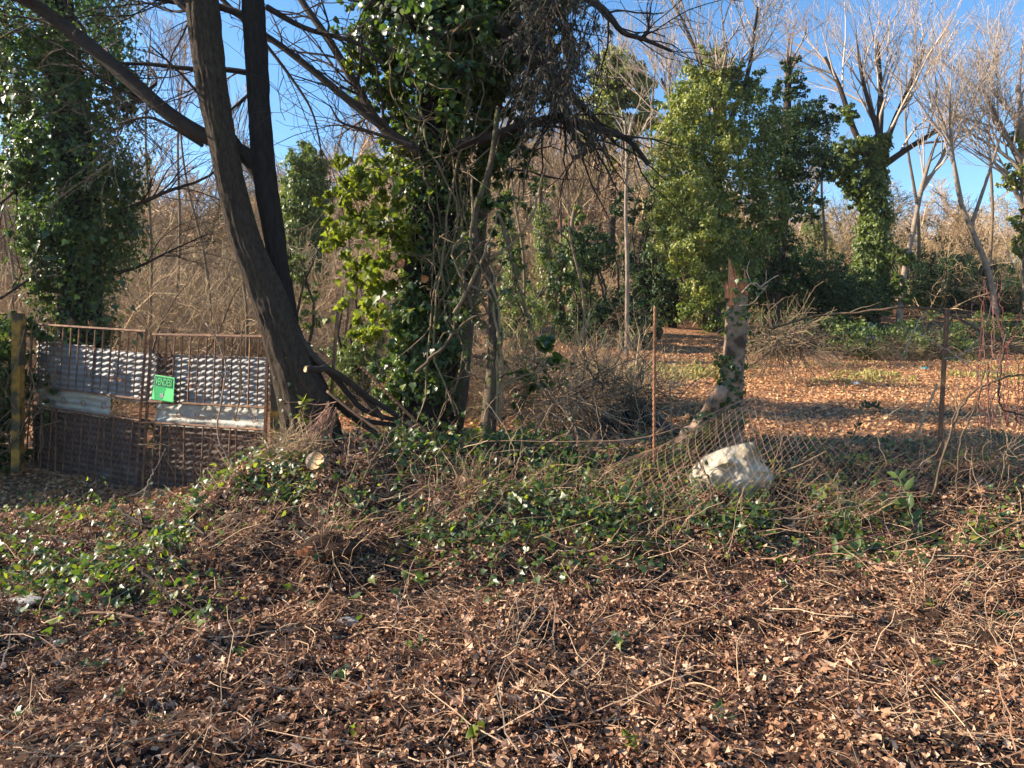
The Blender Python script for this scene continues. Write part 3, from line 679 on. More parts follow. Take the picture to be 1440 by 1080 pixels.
n = 60; px = RNG.normal(590, 30, n); py = RNG.uniform(380, 560, n); 
pos = np.array([U(a, b, Y-.55+RNG.normal(0, .08)) for a, b in zip(px, py)])
leaf_parts(root, IVY_MESHES, pos, RNG.normal(0, .35, (n, 3))+[-.6, -1, .4], RNG.normal(0, .4, (n, 3))-[0, 0, 1], RNG.uniform(.07, .12, n), 'ivy_leaf')
# fresh cut limb ends
def disc(mb, c, nrm, r, thick=.02, sides=18, ell=1.):
    c = np.asarray(c, float); n = norm(np.asarray(nrm, float)); a = norm(np.cross(n, [.1, .2, 1.])); b = np.cross(n, a)
    th = np.arange(sides)/sides*2*PI; wob = 1+.06*np.sin(th*3+c[0]*9)
    ring = (np.cos(th)*wob)[:, None]*a*r+(np.sin(th)*wob)[:, None]*b*r*ell
    V = np.vstack([c+n*thick+ring, c-n*thick+ring, c+n*thick, c-n*thick])
    f4 = [(i, (i+1) % sides, sides+(i+1) % sides, sides+i) for i in range(sides)]
    f3 = [(i, (i+1) % sides, 2*sides) for i in range(sides)]+[(sides+i, 2*sides+1, sides+(i+1) % sides) for i in range(sides)]
    mb.add(V, f4, f3, .5)
def cut_limb(root, a, b, r, m_side, ell=1., name='branch_stub'):
    mb = MB(); stick(mb, [a, (a+b)/2, b], r*1.15, r, 8, 12, .004, True); o = part(mb, name, m_side, root)
    mb = MB(); disc(mb, b, b-a, r*.97, .006, 18, ell); part(mb, 'cut_face', M['orange_wood'], root)
cut_limb(root, U(585, 392, Y-.3), U(564, 371, Y-.62), .055, M['bark_black'])
cut_limb(root, U(604, 385, Y-.2), U(597, 392, Y-.6), .045, M['bark_black'])
# creepers
mb = MB()
lian = [([(575, 0), (573, 60), (585, 130), (600, 190), (640, 300), (610, 420), (600, 560)], 2.6), ([(652, 0), (660, 60), (655, 150), (640, 260), (625, 380), (612, 470), (640, 590)], 3.),
        ([(700, 10), (640, 60), (620, 150), (635, 240), (640, 350), (630, 430)], 2.2), ([(735, 20), (720, 110), (690, 190), (640, 215), (610, 280), (625, 360), (640, 440), (655, 500), (628, 560)], 2.2),
        ([(560, 20), (555, 110), (580, 200), (610, 300), (605, 420)], 2.), ([(760, 60), (720, 150), (690, 200), (655, 260), (645, 330), (660, 400), (690, 440)], 2.4),
        ([(620, 95), (650, 85), (680, 110), (660, 200), (650, 300), (625, 350)], 1.8), ([(590, 50), (640, 45), (700, 35), (760, 50)], 1.8),
        ([(540, 60), (590, 70), (640, 50)], 1.6), ([(600, 60), (625, 70), (655, 50), (665, 20)], 2.2), ([(610, 250), (640, 230), (680, 300), (700, 260), (730, 180)], 1.8),
        ([(575, 160), (600, 170), (650, 165), (700, 170)], 1.5), ([(520, 230), (560, 260), (600, 330), (615, 450)], 1.4), ([(470, 160), (520, 190), (570, 215)], 2.),
        ([(650, 500), (670, 520), (700, 540), (740, 553)], 2.), ([(560, 350), (610, 362), (680, 362)], 1.2), ([(617, 330), (618, 400), (630, 440), (650, 500), (615, 590)], 2.)]
for pts, r0 in lian:
    stick(mb, UP(pts, Y-.55)+RNG.normal(0, .05, (len(pts), 3)), r0*s*.62, r0*s*.4, 26, 5, .012, False)
Pl, Rl = polys([(UP(p, Y-.6), r*s, r*s*.7) for p, r in lian], 12)
P2, R2 = sprout(Pl, Rl, 7, (.25, .9), .6, -.05, .3, 7, .05, 1, .6, .003); tubes(mb, P2, R2, 3)
part(mb, 'creepers', M['liana'], root)

# ------------------------------------------------------------------ 3b. small crooked tree beside it
Y = 8.1; s = Y/F
root = empty('crooked_small_tree', tuple(U(688, 614, Y)), 'small crooked creeper-twisted tree right of the big dark tree', 'tree')
mb = MB()
trunk(mb, UP([(686, 622), (688, 575), (692, 520), (694, 460), (690, 400), (672, 350), (668, 300), (690, 230), (700, 150)], Y), [13*s, 10*s, 8*s, 7*s, 6*s, 5*s, 5*s, 4*s, 3*s], 60, 12, .25, 33)
part(mb, 'trunk', M['moss'], root)
mb = MB()
ll = [[(696, 600), (700, 520), (697, 460), (690, 420), (650, 400), (640, 360), (660, 320)], [(690, 590), (700, 510), (706, 450), (690, 400), (665, 350), (672, 300), (662, 250)],
      [(700, 560), (730, 530), (752, 515), (775, 505)], [(705, 590), (740, 570), (752, 545)], [(675, 420), (700, 450), (700, 480), (690, 520)],
      [(660, 360), (680, 350), (700, 380), (690, 410), (660, 430), (650, 400)], [(640, 440), (670, 380), (690, 340), (700, 300)], [(672, 440), (660, 400), (665, 360), (685, 340), (690, 370), (675, 420)],
      [(580, 520), (620, 480), (660, 455), (692, 440)], [(668, 500), (688, 505), (690, 470), (660, 440), (648, 400)], [(700, 300), (720, 360), (730, 400), (755, 470)], [(690, 360), (720, 340), (745, 300), (760, 240)]]
for p in ll: stick(mb, UP(p, Y-.05)+RNG.normal(0, .03, (len(p), 3)), 2.6*s, 1.4*s, 22, 6, .008, False)
Pl, Rl = polys([(UP(p, Y), 2.4*s, 1.4*s) for p in ll], 10)
P2, R2 = sprout(Pl, Rl, 6, (.2, .7), .7, 0, .3, 6, .1, 1, .6, .0025); tubes(mb, P2, R2, 3)
part(mb, 'branch', M['liana'], root)
mb = MB(); n = 380
i = RNG.integers(0, len(P2), n); k = RNG.integers(1, 6, n)
leaves(mb, P2[i, k], RNG.normal(0, .6, (n, 3))+[-.3, -.6, .4], RNG.normal(0, .5, (n, 3))-[0, 0, 1], RNG.uniform(.04, .09, n), T_IVY, .3)
shell_leaves(mb, U(760, 495, Y), (.24, .2, .14), 70, .1, T_HEART, .5); shell_leaves(mb, U(735, 540, Y), (.25, .2, .2), 160, .07, T_IVY, .5)
part(mb, 'foliage', M['ivy'], root, kind='stuff')

# ------------------------------------------------------------------ 4. broken snag by the fence
Y = 8.0; s = Y/F
root = empty('broken_snag', tuple(U(1020, 610, Y)), 'broken dead trunk with splintered orange top behind the wire fence', 'dead tree')
mb = MB()
trunk(mb, UP([(1022, 625), (1026, 580), (1030, 530), (1033, 480), (1036, 430), (1037, 395)], Y), [20*s, 17*s, 15*s, 14*s, 14*s, 13*s], 60, 26, .22, 41)
part(mb, 'trunk', M['snag'], root)
mb = MB(); stick(mb, UP([(1015, 545), (1000, 575), (980, 600), (955, 628)], Y-.2), 9*s, 12*s, 16, 10, .015)
part(mb, 'leaning_root', M['snag'], root)
def splinter(mb, base, top, wd, dp):
    base = np.asarray(base); top = np.asarray(top)
    V = [base+[-wd, -dp, 0], base+[wd, -dp, 0], base+[wd*.8, dp, 0], base+[-wd, dp, 0], (base+top)/2+[-wd*.9, -dp, 0], (base+top)/2+[wd*.7, -dp, .02], (base+top)/2+[wd*.5, dp, 0], (base+top)/2+[-wd*.8, dp, 0], top+[-wd*.75, 0, 0], top+[wd*.3, dp*.3, -.05]]
    mb.add(V, [(0, 1, 5, 4), (1, 2, 6, 5), (2, 3, 7, 6), (3, 0, 4, 7), (4, 5, 9, 8), (6, 7, 8, 9)], [(5, 6, 9), (7, 4, 8)], RNG.random())
mb = MB()
for a, b, wd in (((1028, 430), (1027, 362), .024), ((1042, 408), (1040, 384), .022), ((1022, 420), (1022, 394), .016), ((1049, 415), (1048, 377), .014), ((1035, 425), (1034, 374), .014), ((1046, 412), (1053, 392), .02), ((1031, 420), (1030, 368), .012), ((1038, 414), (1044, 396), .018)):
    splinter(mb, U(*a, Y-.08), U(*b, Y-.06), wd, .03)
part(mb, 'splintered_top', M['orange_wood'], root, False)
mb = MB()
stick(mb, UP([(1043, 412), (1056, 398), (1068, 404), (1080, 396), (1095, 387)], Y-.15), .007, .003, 12, 5, .006)
stick(mb, UP([(1056, 398), (1052, 382), (1054, 366)], Y-.15), .005, .002, 8, 5, .006)
stick(mb, UP([(1056, 398), (1070, 405), (1078, 392), (1078, 380)], Y-.15), .005, .002, 8, 5, .006)
stick(mb, UP([(1040, 430), (1060, 425), (1080, 400)], Y-.2), .006, .003, 8, 5, .006)
part(mb, 'branch', M['pale_twig'], root)
mb = MB()
column_leaves(mb, UP([(1015, 620), (1022, 580), (1026, 540), (1030, 500)], Y), lambda t: .2-.07*t, 420, .06, T_IVY, .3, .5, 51)
column_leaves(mb, UP([(1036, 480), (1040, 440), (1040, 395)], Y), lambda t: .17+0*t, 110, .06, T_IVY, .3, .5, 52)
column_leaves(mb, UP([(1000, 580), (980, 610), (950, 640)], Y-.2), lambda t: .16+0*t, 260, .055, T_IVY, .3, .5, 53)
part(mb, 'foliage', M['ivy'], root, kind='stuff')

# ------------------------------------------------------------------ 5. trees beyond the clearing
def bare_crown(mb, P, R, lv=((8, (2, 4)), (6, (1, 2.2)), (5, (.4, 1.1))), up=.14, wob=.12, rmin=.008, ang=.6, r=None):
    for n, ln in lv:
        P, R = sprout(P, R, n, ln, ang, up, wob, 6, .2, 1., .55, rmin); tubes(mb, P, R, 3, r)
def far_tree(name, label, base, axis, rads, Y, blobs, leafm, leafn, lsize, bark='bark', crown=None, twig='pale_twig', limbs=(), col=None, group=None, rmin=.007, tpl=T_QUAD, extra=None):
    root = empty(name, (U(base[0], base[1], Y)[0], Y, float(H(U(base[0], base[1], Y)[0], Y))), label, 'tree', group)
    s = Y/F; A = UP(axis, Y); A[0, 2] = min(A[0, 2], root.location.z)-.2
    mb = MB(); P, R = trunk(mb, A, [r*s for r in rads], 40, 12, .12, int(base[0])); part(mb, 'trunk', M[bark], root)
    lp = [(UP(p, Y), a*s, b*s) for p, a, b in limbs]
    PP = [catmull(A[len(A)//2:], 10)[None]]; RR = [np.linspace(rads[len(rads)//2]*s, rads[-1]*s, 10)[None]]
    if lp:
        P1, R1 = polys(lp, 10); mb = MB(); tubes(mb, P1, R1, 6); part(mb, 'limb', M[bark], root); PP.append(P1); RR.append(R1)
    if crown:
        mb = MB(); bare_crown(mb, np.concatenate(PP), np.concatenate(RR), crown, rmin=rmin); part(mb, 'twigs', M[twig], root, kind='stuff')
    if blobs or col:
        mb = MB(); tot = sum(b[2]**2 for b in blobs) if blobs else 1
        if col: column_leaves(mb, UP(col[0], Y), lambda t: np.interp(t, np.linspace(0, 1, len(col[1])), col[1])*s, col[2], lsize, tpl, .45, .6, int(base[0]), lump=1.2)
        for b in blobs:
            rr = b[2]*s; shell_leaves(mb, U(b[0], b[1], Y+(b[3] if len(b) > 3 else 0)), (rr, rr, rr*(b[4] if len(b) > 4 else .9)), int(leafn*b[2]**2/tot), lsize, tpl, .6, .7)
        part(mb, 'foliage', M[leafm], root, kind='stuff')
    if extra:
        mb = MB()
        for b in extra: rr = b[2]*s; shell_leaves(mb, U(b[0], b[1], Y+b[3]), (rr*1.15, rr, rr*1.1), int(b[4]*1.6), lsize, tpl, .6, .7)
        part(mb, 'foliage', M['ivy_yellow'], root, kind='stuff', label='yellower ivy with sunlight painted in its colour')  # lighter, yellower leaf copy paints the sun-facing side of the crown
    return root

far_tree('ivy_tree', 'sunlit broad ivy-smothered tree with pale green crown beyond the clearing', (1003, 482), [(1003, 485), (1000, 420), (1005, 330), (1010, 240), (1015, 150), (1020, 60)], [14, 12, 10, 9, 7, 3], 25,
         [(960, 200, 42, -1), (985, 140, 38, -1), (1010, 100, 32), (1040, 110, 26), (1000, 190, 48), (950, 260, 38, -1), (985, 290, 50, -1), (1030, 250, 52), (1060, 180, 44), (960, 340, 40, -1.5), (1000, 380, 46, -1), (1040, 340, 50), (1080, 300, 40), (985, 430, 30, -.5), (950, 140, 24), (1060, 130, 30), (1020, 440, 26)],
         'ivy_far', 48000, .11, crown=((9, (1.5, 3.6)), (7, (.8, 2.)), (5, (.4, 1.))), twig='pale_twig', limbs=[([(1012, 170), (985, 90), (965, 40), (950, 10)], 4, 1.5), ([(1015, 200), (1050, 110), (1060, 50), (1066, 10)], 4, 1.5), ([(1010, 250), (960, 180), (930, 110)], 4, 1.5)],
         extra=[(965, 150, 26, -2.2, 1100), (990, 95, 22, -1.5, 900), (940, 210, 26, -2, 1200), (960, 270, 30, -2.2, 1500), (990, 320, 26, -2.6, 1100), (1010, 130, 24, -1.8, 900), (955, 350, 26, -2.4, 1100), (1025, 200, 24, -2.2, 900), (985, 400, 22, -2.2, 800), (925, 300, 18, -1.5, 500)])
far_tree('dark_ivy_tree', 'darker green tree directly right of the sunlit ivy tree', (1085, 470), [(1085, 470), (1090, 400), (1100, 300), (1105, 200), (1110, 80)], [12, 10, 9, 7, 3], 27,
         [(1110, 120, 22), (1110, 170, 36), (1090, 230, 44), (1130, 220, 42), (1150, 160, 26), (1110, 290, 36), (1080, 350, 38), (1165, 230, 20), (1110, 90, 12), (1050, 400, 40), (1100, 390, 34)],
         'ever', 30000, .115, crown=((8, (1.2, 2.6)), (5, (.6, 1.4)), (4, (.3, .8))), twig='tan_brush')
far_tree('slim_ivy_tree', 'slim ivy-wrapped trunk with wide bare crown beyond the clearing', (1228, 440), [(1228, 442), (1226, 380), (1228, 320), (1232, 250), (1236, 190), (1238, 130)], [9, 8, 7, 6, 5, 3], 29,
         [(1195, 210, 22), (1200, 250, 26), (1190, 160, 16), (1225, 420, 20), (1180, 235, 18), (1212, 280, 18)], 'ivy_far', 9000, .14, col=([(1228, 440), (1226, 370), (1230, 280), (1236, 190)], [24, 26, 18, 12], 17000),
         crown=((6, (2.5, 4.5)), (5, (1.2, 2.6)), (4, (.5, 1.2))), limbs=[([(1232, 260), (1250, 190), (1280, 120), (1300, 70)], 5, 2), ([(1230, 250), (1200, 180), (1180, 120), (1160, 80)], 5, 2), ([(1235, 230), (1240, 150), (1235, 60)], 4, 2), ([(1232, 240), (1275, 210), (1315, 185), (1350, 160)], 5, 2), ([(1236, 190), (1215, 120), (1205, 60)], 4, 1.5)])
far_tree('leaning_ivy_tree', 'leaning thin trunk with patches of ivy right of the slim ivy tree', (1262, 432), [(1262, 436), (1272, 380), (1285, 320), (1295, 270), (1306, 230), (1325, 170)], [4.2, 3.8, 3.2, 3, 2.2, 1.2], 28,
         [(1262, 400, 14), (1268, 360, 13), (1275, 420, 10)], 'ivy_far', 3000, .13, bark='pale_bark', crown=((7, (2, 3.8)), (5, (.9, 2)), (3, (.4, 1.))), limbs=[([(1295, 270), (1330, 210), (1350, 130)], 3, 1)])
far_tree('pale_birch', 'pale bare tree leaning left at the right of the clearing', (1402, 440), [(1404, 445), (1392, 390), (1370, 330), (1350, 280), (1338, 200), (1335, 110)], [4.2, 3.8, 3.2, 2.8, 2, 1], 26,
         [], 'ivy_far', 0, .1, bark='pale_bark', crown=((7, (2, 3.8)), (5, (.9, 2)), (3, (.4, 1.))), limbs=[([(1352, 285), (1335, 200), (1310, 130)], 3, 1), ([(1365, 320), (1395, 230), (1420, 150)], 3, 1)])
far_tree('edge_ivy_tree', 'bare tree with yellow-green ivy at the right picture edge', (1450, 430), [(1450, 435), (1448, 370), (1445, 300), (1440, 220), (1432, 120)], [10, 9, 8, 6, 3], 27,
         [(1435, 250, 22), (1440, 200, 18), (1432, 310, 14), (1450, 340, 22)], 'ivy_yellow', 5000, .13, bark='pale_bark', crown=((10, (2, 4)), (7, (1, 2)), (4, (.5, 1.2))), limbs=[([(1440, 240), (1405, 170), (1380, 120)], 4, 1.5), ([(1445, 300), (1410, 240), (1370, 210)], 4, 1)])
far_tree('round_ivy_tree', 'small round-topped ivy column on the slope behind the twin trunks', (430, 430), [(432, 440), (430, 380), (428, 300), (430, 230)], [8, 7, 6, 4], 26,
         [(432, 232, 30), (425, 270, 28)], 'ivy_far', 6000, .13, col=([(430, 430), (428, 330), (430, 250)], [26, 30, 30], 12000), crown=None)
far_tree('yellow_pine', 'yellowish pine rising behind the bare hill brush', (858, 360), [(858, 370), (860, 280), (862, 180), (864, 90)], [7, 6, 5, 3], 34,
         [(865, 100, 30), (850, 150, 30), (890, 120, 28), (880, 180, 26), (835, 180, 22), (905, 160, 22), (870, 220, 22)], 'ivy_yellow', 20000, .19, crown=((12, (1.5, 3)), (6, (.8, 1.6)), (4, (.5, 1.))))
far_tree('bare_pole_tree', 'slender bare straight trunk left of the sunlit ivy tree', (881, 446), [(881, 450), (882, 380), (880, 300), (881, 220), (878, 170)], [3, 2.8, 2.4, 2, 1.2], 20,
         [], 'ever', 0, .1, bark='pale_bark', crown=((9, (.6, 1.6)), (5, (.3, .8))), rmin=.006)
# thin bare trees standing on the left hillside, and their neighbours
for i, (bx, tx, ty, Yd) in enumerate(((205, 212, 40, 18), (300, 250, 120, 20), (240, 262, 60, 22), (20, 5, 180, 19), (345, 330, 210, 17), (480, 500, 190, 21), (735, 720, 150, 22), (775, 800, 120, 24), (910, 925, 60, 30), (820, 800, 250, 19), (1290, 1275, 90, 33), (1385, 1400, 60, 34), (1150, 1165, 180, 33))):
    by = HY-(float(H((bx-720)/F*Yd, Yd))-CZ)*F/Yd
    sl = ('tall bare sapling just right of the left ivy-clad tree', 'bare sapling seen through the left fork branches', 'bare sapling over the gate centre, left of the twin trunks', 'bare sapling at the left picture edge beside the ivy-clad tree', 'bare sapling right behind the leaning trunk base', 'bare sapling between the round ivy column and the big central tree', 'tall thin sapling right of the big central tree', 'sapling rising among the hanging dead twigs', 'far bare sapling above the left side of the sunlit ivy tree', 'short bare sapling left of the slender pole trunk', 'bare sapling between the slim ivy tree and the pale bare tree', 'bare sapling behind the pale bare tree at right', 'bare sapling in the gap between the dark green tree and the slim ivy tree')[i]
    far_tree('bare_sapling', sl, (bx, by), [(bx, by), (bx+(tx-bx)*.3+6, by+(ty-by)*.35), (bx+(tx-bx)*.7-5, by+(ty-by)*.7), (tx, ty)], [2.4, 2, 1.5, .8], Yd,
             [], 'ever', 0, .1, bark='liana', crown=((9, (.9, 2.2)), (6, (.5, 1.2)), (3, (.2, .6))), group='thin bare saplings on the hillside', twig='tan_brush' if i % 2 else 'pale_twig', rmin=.005)

# evergreen understorey in the dark edge of the wood
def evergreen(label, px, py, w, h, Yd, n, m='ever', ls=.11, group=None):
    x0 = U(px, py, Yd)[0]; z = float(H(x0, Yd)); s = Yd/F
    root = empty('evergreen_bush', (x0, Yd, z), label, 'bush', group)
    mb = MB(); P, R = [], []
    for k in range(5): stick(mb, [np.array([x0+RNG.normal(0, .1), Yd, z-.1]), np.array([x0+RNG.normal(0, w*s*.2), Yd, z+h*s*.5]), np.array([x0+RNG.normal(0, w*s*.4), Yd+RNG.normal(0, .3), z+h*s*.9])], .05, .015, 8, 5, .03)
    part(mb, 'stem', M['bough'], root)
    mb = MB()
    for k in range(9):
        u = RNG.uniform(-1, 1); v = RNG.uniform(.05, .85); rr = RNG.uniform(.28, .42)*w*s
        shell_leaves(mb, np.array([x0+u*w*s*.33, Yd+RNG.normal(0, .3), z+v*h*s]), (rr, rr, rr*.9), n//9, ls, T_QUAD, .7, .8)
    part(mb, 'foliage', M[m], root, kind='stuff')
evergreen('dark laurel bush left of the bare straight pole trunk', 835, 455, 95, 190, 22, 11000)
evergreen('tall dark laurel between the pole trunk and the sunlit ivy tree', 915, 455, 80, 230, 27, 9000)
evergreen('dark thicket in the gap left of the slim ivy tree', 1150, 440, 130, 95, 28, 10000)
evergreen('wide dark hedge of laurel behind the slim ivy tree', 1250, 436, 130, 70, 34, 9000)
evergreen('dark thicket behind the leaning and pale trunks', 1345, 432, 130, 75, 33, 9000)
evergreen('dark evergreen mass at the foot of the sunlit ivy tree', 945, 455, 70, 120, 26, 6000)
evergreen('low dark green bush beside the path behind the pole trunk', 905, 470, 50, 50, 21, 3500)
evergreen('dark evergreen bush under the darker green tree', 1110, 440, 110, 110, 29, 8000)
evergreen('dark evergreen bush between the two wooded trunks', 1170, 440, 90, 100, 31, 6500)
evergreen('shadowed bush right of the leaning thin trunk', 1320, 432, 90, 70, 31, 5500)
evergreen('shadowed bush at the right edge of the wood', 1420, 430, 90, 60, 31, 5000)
evergreen('leafy green bush behind the rusty gate top', 245, 475, 70, 45, 12.5, 1500, 'lime', .08)
evergreen('pale green ivy thicket behind the leaning iron stake', 500, 560, 90, 190, 13.5, 6500, 'ivy_far', .08)
evergreen('ivy thicket at the slope behind the small crooked tree', 745, 540, 90, 150, 15, 4500, 'ivy_far', .08)
evergreen('ivy-clad shrub behind the left trunk of the pair', 415, 500, 60, 230, 17, 5000, 'ivy_far', .08)
evergreen('mixed green shrub half way up the slope left of the pole trunk', 795, 440, 60, 130, 24, 3000, 'ivy_far', .1)

scrub = [shrub_mesh('scrub', M[m_], 1.7, 12, .9, i, .008, 8, 4, .1, .3) for i, m_ in enumerate(('tan_brush', 'liana', 'tan_brush', 'twig'))]
for i in range(44):
    if i < 32: px = RNG.uniform(640, 905); Yd = RNG.uniform(9.3, 15)
    elif i < 38: px = RNG.uniform(1060, 1440); Yd = RNG.uniform(17.5, 21)
    else: px = RNG.uniform(470, 640); Yd = RNG.uniform(10.5, 14)
    x0 = (px-720)/F*Yd; o = bpy.data.objects.new('bare_shrub', scrub[i % 4]); COL.objects.link(o)
    o.location = (x0, Yd, float(H(x0, Yd))); k = RNG.uniform(.55, 1.15)*(.6 if 32 <= i < 38 else 1); o.scale = (k,)*3; o.rotation_euler = (RNG.normal(0, .15), RNG.normal(0, .15), RNG.uniform(0, 6.28))
    tag(o, 'tangled leafless scrub bush between the ivy bank and the wood', 'bush', 'leafless scrub behind the ivy bank'); o['kind'] = 'thing'
for i, (px, ty, Yd, lab) in enumerate([(650, 260, 19, 'ivy-covered slender trunk just right of the big central tree'), (715, 230, 24, 'ivy-flecked bare tree on the slope in the middle of the wood'), (765, 215, 27, 'bare olive-green tree in the middle of the wooded slope'), (810, 260, 23, 'ivy-clad trunk left of the dark laurel'), (925, 200, 31, 'greenish bare tree behind the left side of the sunlit ivy tree'), (1145, 250, 36, 'hazy olive tree far behind the darker green tree')]):
    x0 = (px-720)/F*Yd; by = HY-(float(H(x0, Yd))-CZ)*F/Yd; q = (by-ty)
    far_tree('ivy_flecked_tree', lab, (px, by), [(px, by), (px+8, by-q*.35), (px-6, by-q*.7), (px+6, ty)], [5, 4, 3, 1.5], Yd, [(px, by-q*.8, 16), (px+12, by-q*.55, 14)], 'ivy_far', 900, .1, bark='liana',
             col=([(px, by), (px+8, by-q*.35), (px-6, by-q*.7)], [16, 20, 14], 2600), crown=((10, (1.2, 3)), (7, (.6, 1.5)), (4, (.3, .8))), twig='tan_brush')

# cut brush row between clearing and wood
for i in range(11):
    px = 1085+i*38+RNG.normal(0, 8); Yd = RNG.uniform(19.5, 22.5); x0 = (px-720)/F*Yd; z = float(H(x0, Yd))
    root = empty('bramble_heap', (x0, Yd, z), 'low heap of cut brambles and brushwood behind the clearing', 'brush pile', 'low bramble heaps behind the clearing')
    mb = MB(); n = 130; a = RNG.uniform(0, 2*PI, n); d = norm(np.stack([np.cos(a), np.sin(a), RNG.uniform(-.1, .7, n)], -1)); P = np.empty((n, 6, 3)); P[:, 0] = np.stack([x0+RNG.normal(0, .6, n), Yd+RNG.normal(0, .4, n), z+RNG.uniform(0, .3, n)], -1)
    L = RNG.uniform(.4, 1.3, (n, 1))
    for k in range(1, 6): d = norm(d+RNG.normal(0, .2, d.shape)-[0, 0, .1]); P[:, k] = P[:, k-1]+d*L/5
    tubes(mb, P, RNG.uniform(.005, .011, (n, 1))*np.linspace(1, .5, 6)[None], 3); part(mb, 'canes', M['liana'], root)
    mb = MB(); shell_leaves(mb, np.array([x0, Yd, z+.35]), (1., .6, .7), 1500, .09, T_QUAD, .8, .8); part(mb, 'foliage', M['ever' if i % 2 else 'ivy_far'], root, kind='stuff')

# ------------------------------------------------------------------ rusty double gate
def leaf_plane(TL, TR, BL, BR):
    def f(u, v, off=0.):
        u = np.asarray(u, float)[..., None]; v = np.asarray(v, float)[..., None]
        p = (TL*(1-u)+TR*u)*(1-v)+(BL*(1-u)+BR*u)*v
        nrm = norm(np.cross(TR-TL, BL-TL)); 
        if nrm[1] > 0: nrm = -nrm
        return p+nrm*np.asarray(off, float)[..., None]
    return f
G1 = leaf_plane(U(36, 455, 10.5), U(206, 466, 9.6), U(26, 657, 10.5), U(190, 690, 9.6))
G2 = leaf_plane(U(213, 470, 9.55), U(377, 473, 8.8), U(200, 691, 9.55), U(370, 708, 8.8))
def bar(mb, a, b, r=.011, sides=4): tubes(mb, np.array([a, (np.asarray(a)+b)/2, b]), [r, r, r], sides, RNG.random(), True)
def scroll(mb, g, u0, v0, size, flip=1, turn=1.6, off=.02):
    t = np.linspace(0, 1, 16); a = t*2*PI*turn; rr = size*(1-t*.75)
    P = g(u0+rr*np.cos(a)*flip*.55, v0+rr*np.sin(a)*1.05*.5, off*np.ones(16)); tubes(mb, P, [.006]*16, 4)
def gate(g, label, nb, orn, side):
    root = empty('gate_leaf', tuple(g(.5, 1.)), label, 'gate', 'two leaves of the rusty gate')
    for u in (0., 1.):
        mb = MB(); bar(mb, g(u, -.01), g(u, 1.0), .022); part(mb, 'frame_post', M['rust'], root, False)
    for v, rr in ((0, .017), (.425, .017), (.56, .017), (.995, .02)):
        mb = MB(); bar(mb, g(0., v), g(1., v), rr); part(mb, 'rail', M['rust'], root, False)
    for i in range(1, nb):
        u = i/nb
        mb = MB(); bar(mb, g(u, 0.01), g(u, .425)); part(mb, 'bar', M['rust'], root, False)
        mb = MB(); bar(mb, g(u+.01*RNG.normal(), .56), g(u, .99)); part(mb, 'bar', M['rust'], root, False)
    for u in orn:
        mb = MB()
        for sg in (-1, 1):
            P = g(np.array([u, u+.045*sg, u+.018*sg, u]), np.array([.14, .22, .235, .31]), .02*np.ones(4))
            P = g(np.array([u+.012*sg, u+.02*sg, u+.055*sg, u+.02*sg, u+.012*sg]), np.array([.13, .17, .22, .27, .31]), .02*np.ones(5))
            tubes(mb, P, [.006]*5, 4)
            scroll(mb, g, u+.028*sg, .125, .03, sg); scroll(mb, g, u+.028*sg, .315, .03, sg)
        part(mb, 'ornament', M['rust'], root, False)
    for u in (.22, .38, .55, .72, .88) if side < 0 else (.3, .46, .62, .78, .92):
        mb = MB(); scroll(mb, g, u, .495, .05, 1, 1.4); part(mb, 'scroll', M['rust'], root, False)
    for u in (.23, .4, .56, .72) if side < 0 else (.2, .75):
        mb = MB()
        for a in (-.9, -.45, 0, .45, .9):
            p = g(u, 0.); bar(mb, p, p+np.array([math.sin(a)*.07, 0, math.cos(a)*.1]), .006)
        part(mb, 'finial', M['rust'], root, False)
    # remains of wire netting on the lower half
    mb = MB()
    for k in range(-8, 34):
        for sg in (1, -1):
            u0 = k/30; u1 = u0+.28*sg+.0
            uu = np.linspace(u0, u1, 8); vv = np.linspace(.43, .9, 8)
            ok = (uu > .02) & (uu < .98)
            if ok.sum() > 2 and RNG.random() < .7:
                P = g(uu[ok], vv[ok]+RNG.normal(0, .003, ok.sum()), .03+.015*RNG.random(ok.sum())); tubes(mb, P, .001, 3)
    part(mb, 'wire_netting', M['wire'], root)
    return root
gl = gate(G1, 'left leaf of the rusty ornamental iron gate, by the yellow pillar', 15, (.3, .58, .8), -1)
gr = gate(G2, 'right leaf of the rusty ornamental iron gate, with the green sign', 14, (.16, .42, .66), 1)
def sheet(root, g, u0, u1, v0, v1, m, off=-.09, waves=0., amp=.01, crumple=.0, sag=0., label=None):
    nu = 60; nv = max(16, int((v1-v0)*2/.076*8)); uu, vv = np.meshgrid(np.linspace(u0, u1, nu), np.linspace(v0, v1, nv))
    q = vv*2.0/.076*2*PI
    o = off+amp*np.sin(q)*(.6+.8*fbm(uu*5+v0*9, vv*3, 2, 14))+.035*(fbm(uu*5, vv*5, 3, 15)-.5)+crumple*(fbm(uu*9, vv*14, 3, 61)-.5)
    V = g(uu, vv+sag*np.sin((uu-u0)/(u1-u0)*PI)+.012*(fbm(uu*6, vv*0+u0*9, 2, 5)-.5), o).reshape(-1, 3)
    i = np.arange(nu*nv).reshape(nv, nu); mb = MB()
    mb.add(V, np.stack([i[:-1, :-1], i[:-1, 1:], i[1:, 1:], i[1:, :-1]], -1).reshape(-1, 4))
    o = part(mb, 'corrugated_sheet', m, root, label=label)
    sd = o.modifiers.new('thickness', 'SOLIDIFY'); sd.thickness = .0015
    return o
sheet(gl, G1, .06, .55, .12, .46, M['tin'], -.09, sag=.0)
sheet(gl, G1, .53, 1.03, .135, .45, M['tin'], -.11)
sheet(gl, G1, .1, .72, .43, .58, M['tin_light'], -.07, amp=.008, crumple=.05, label='pale crumpled strip of sheet')
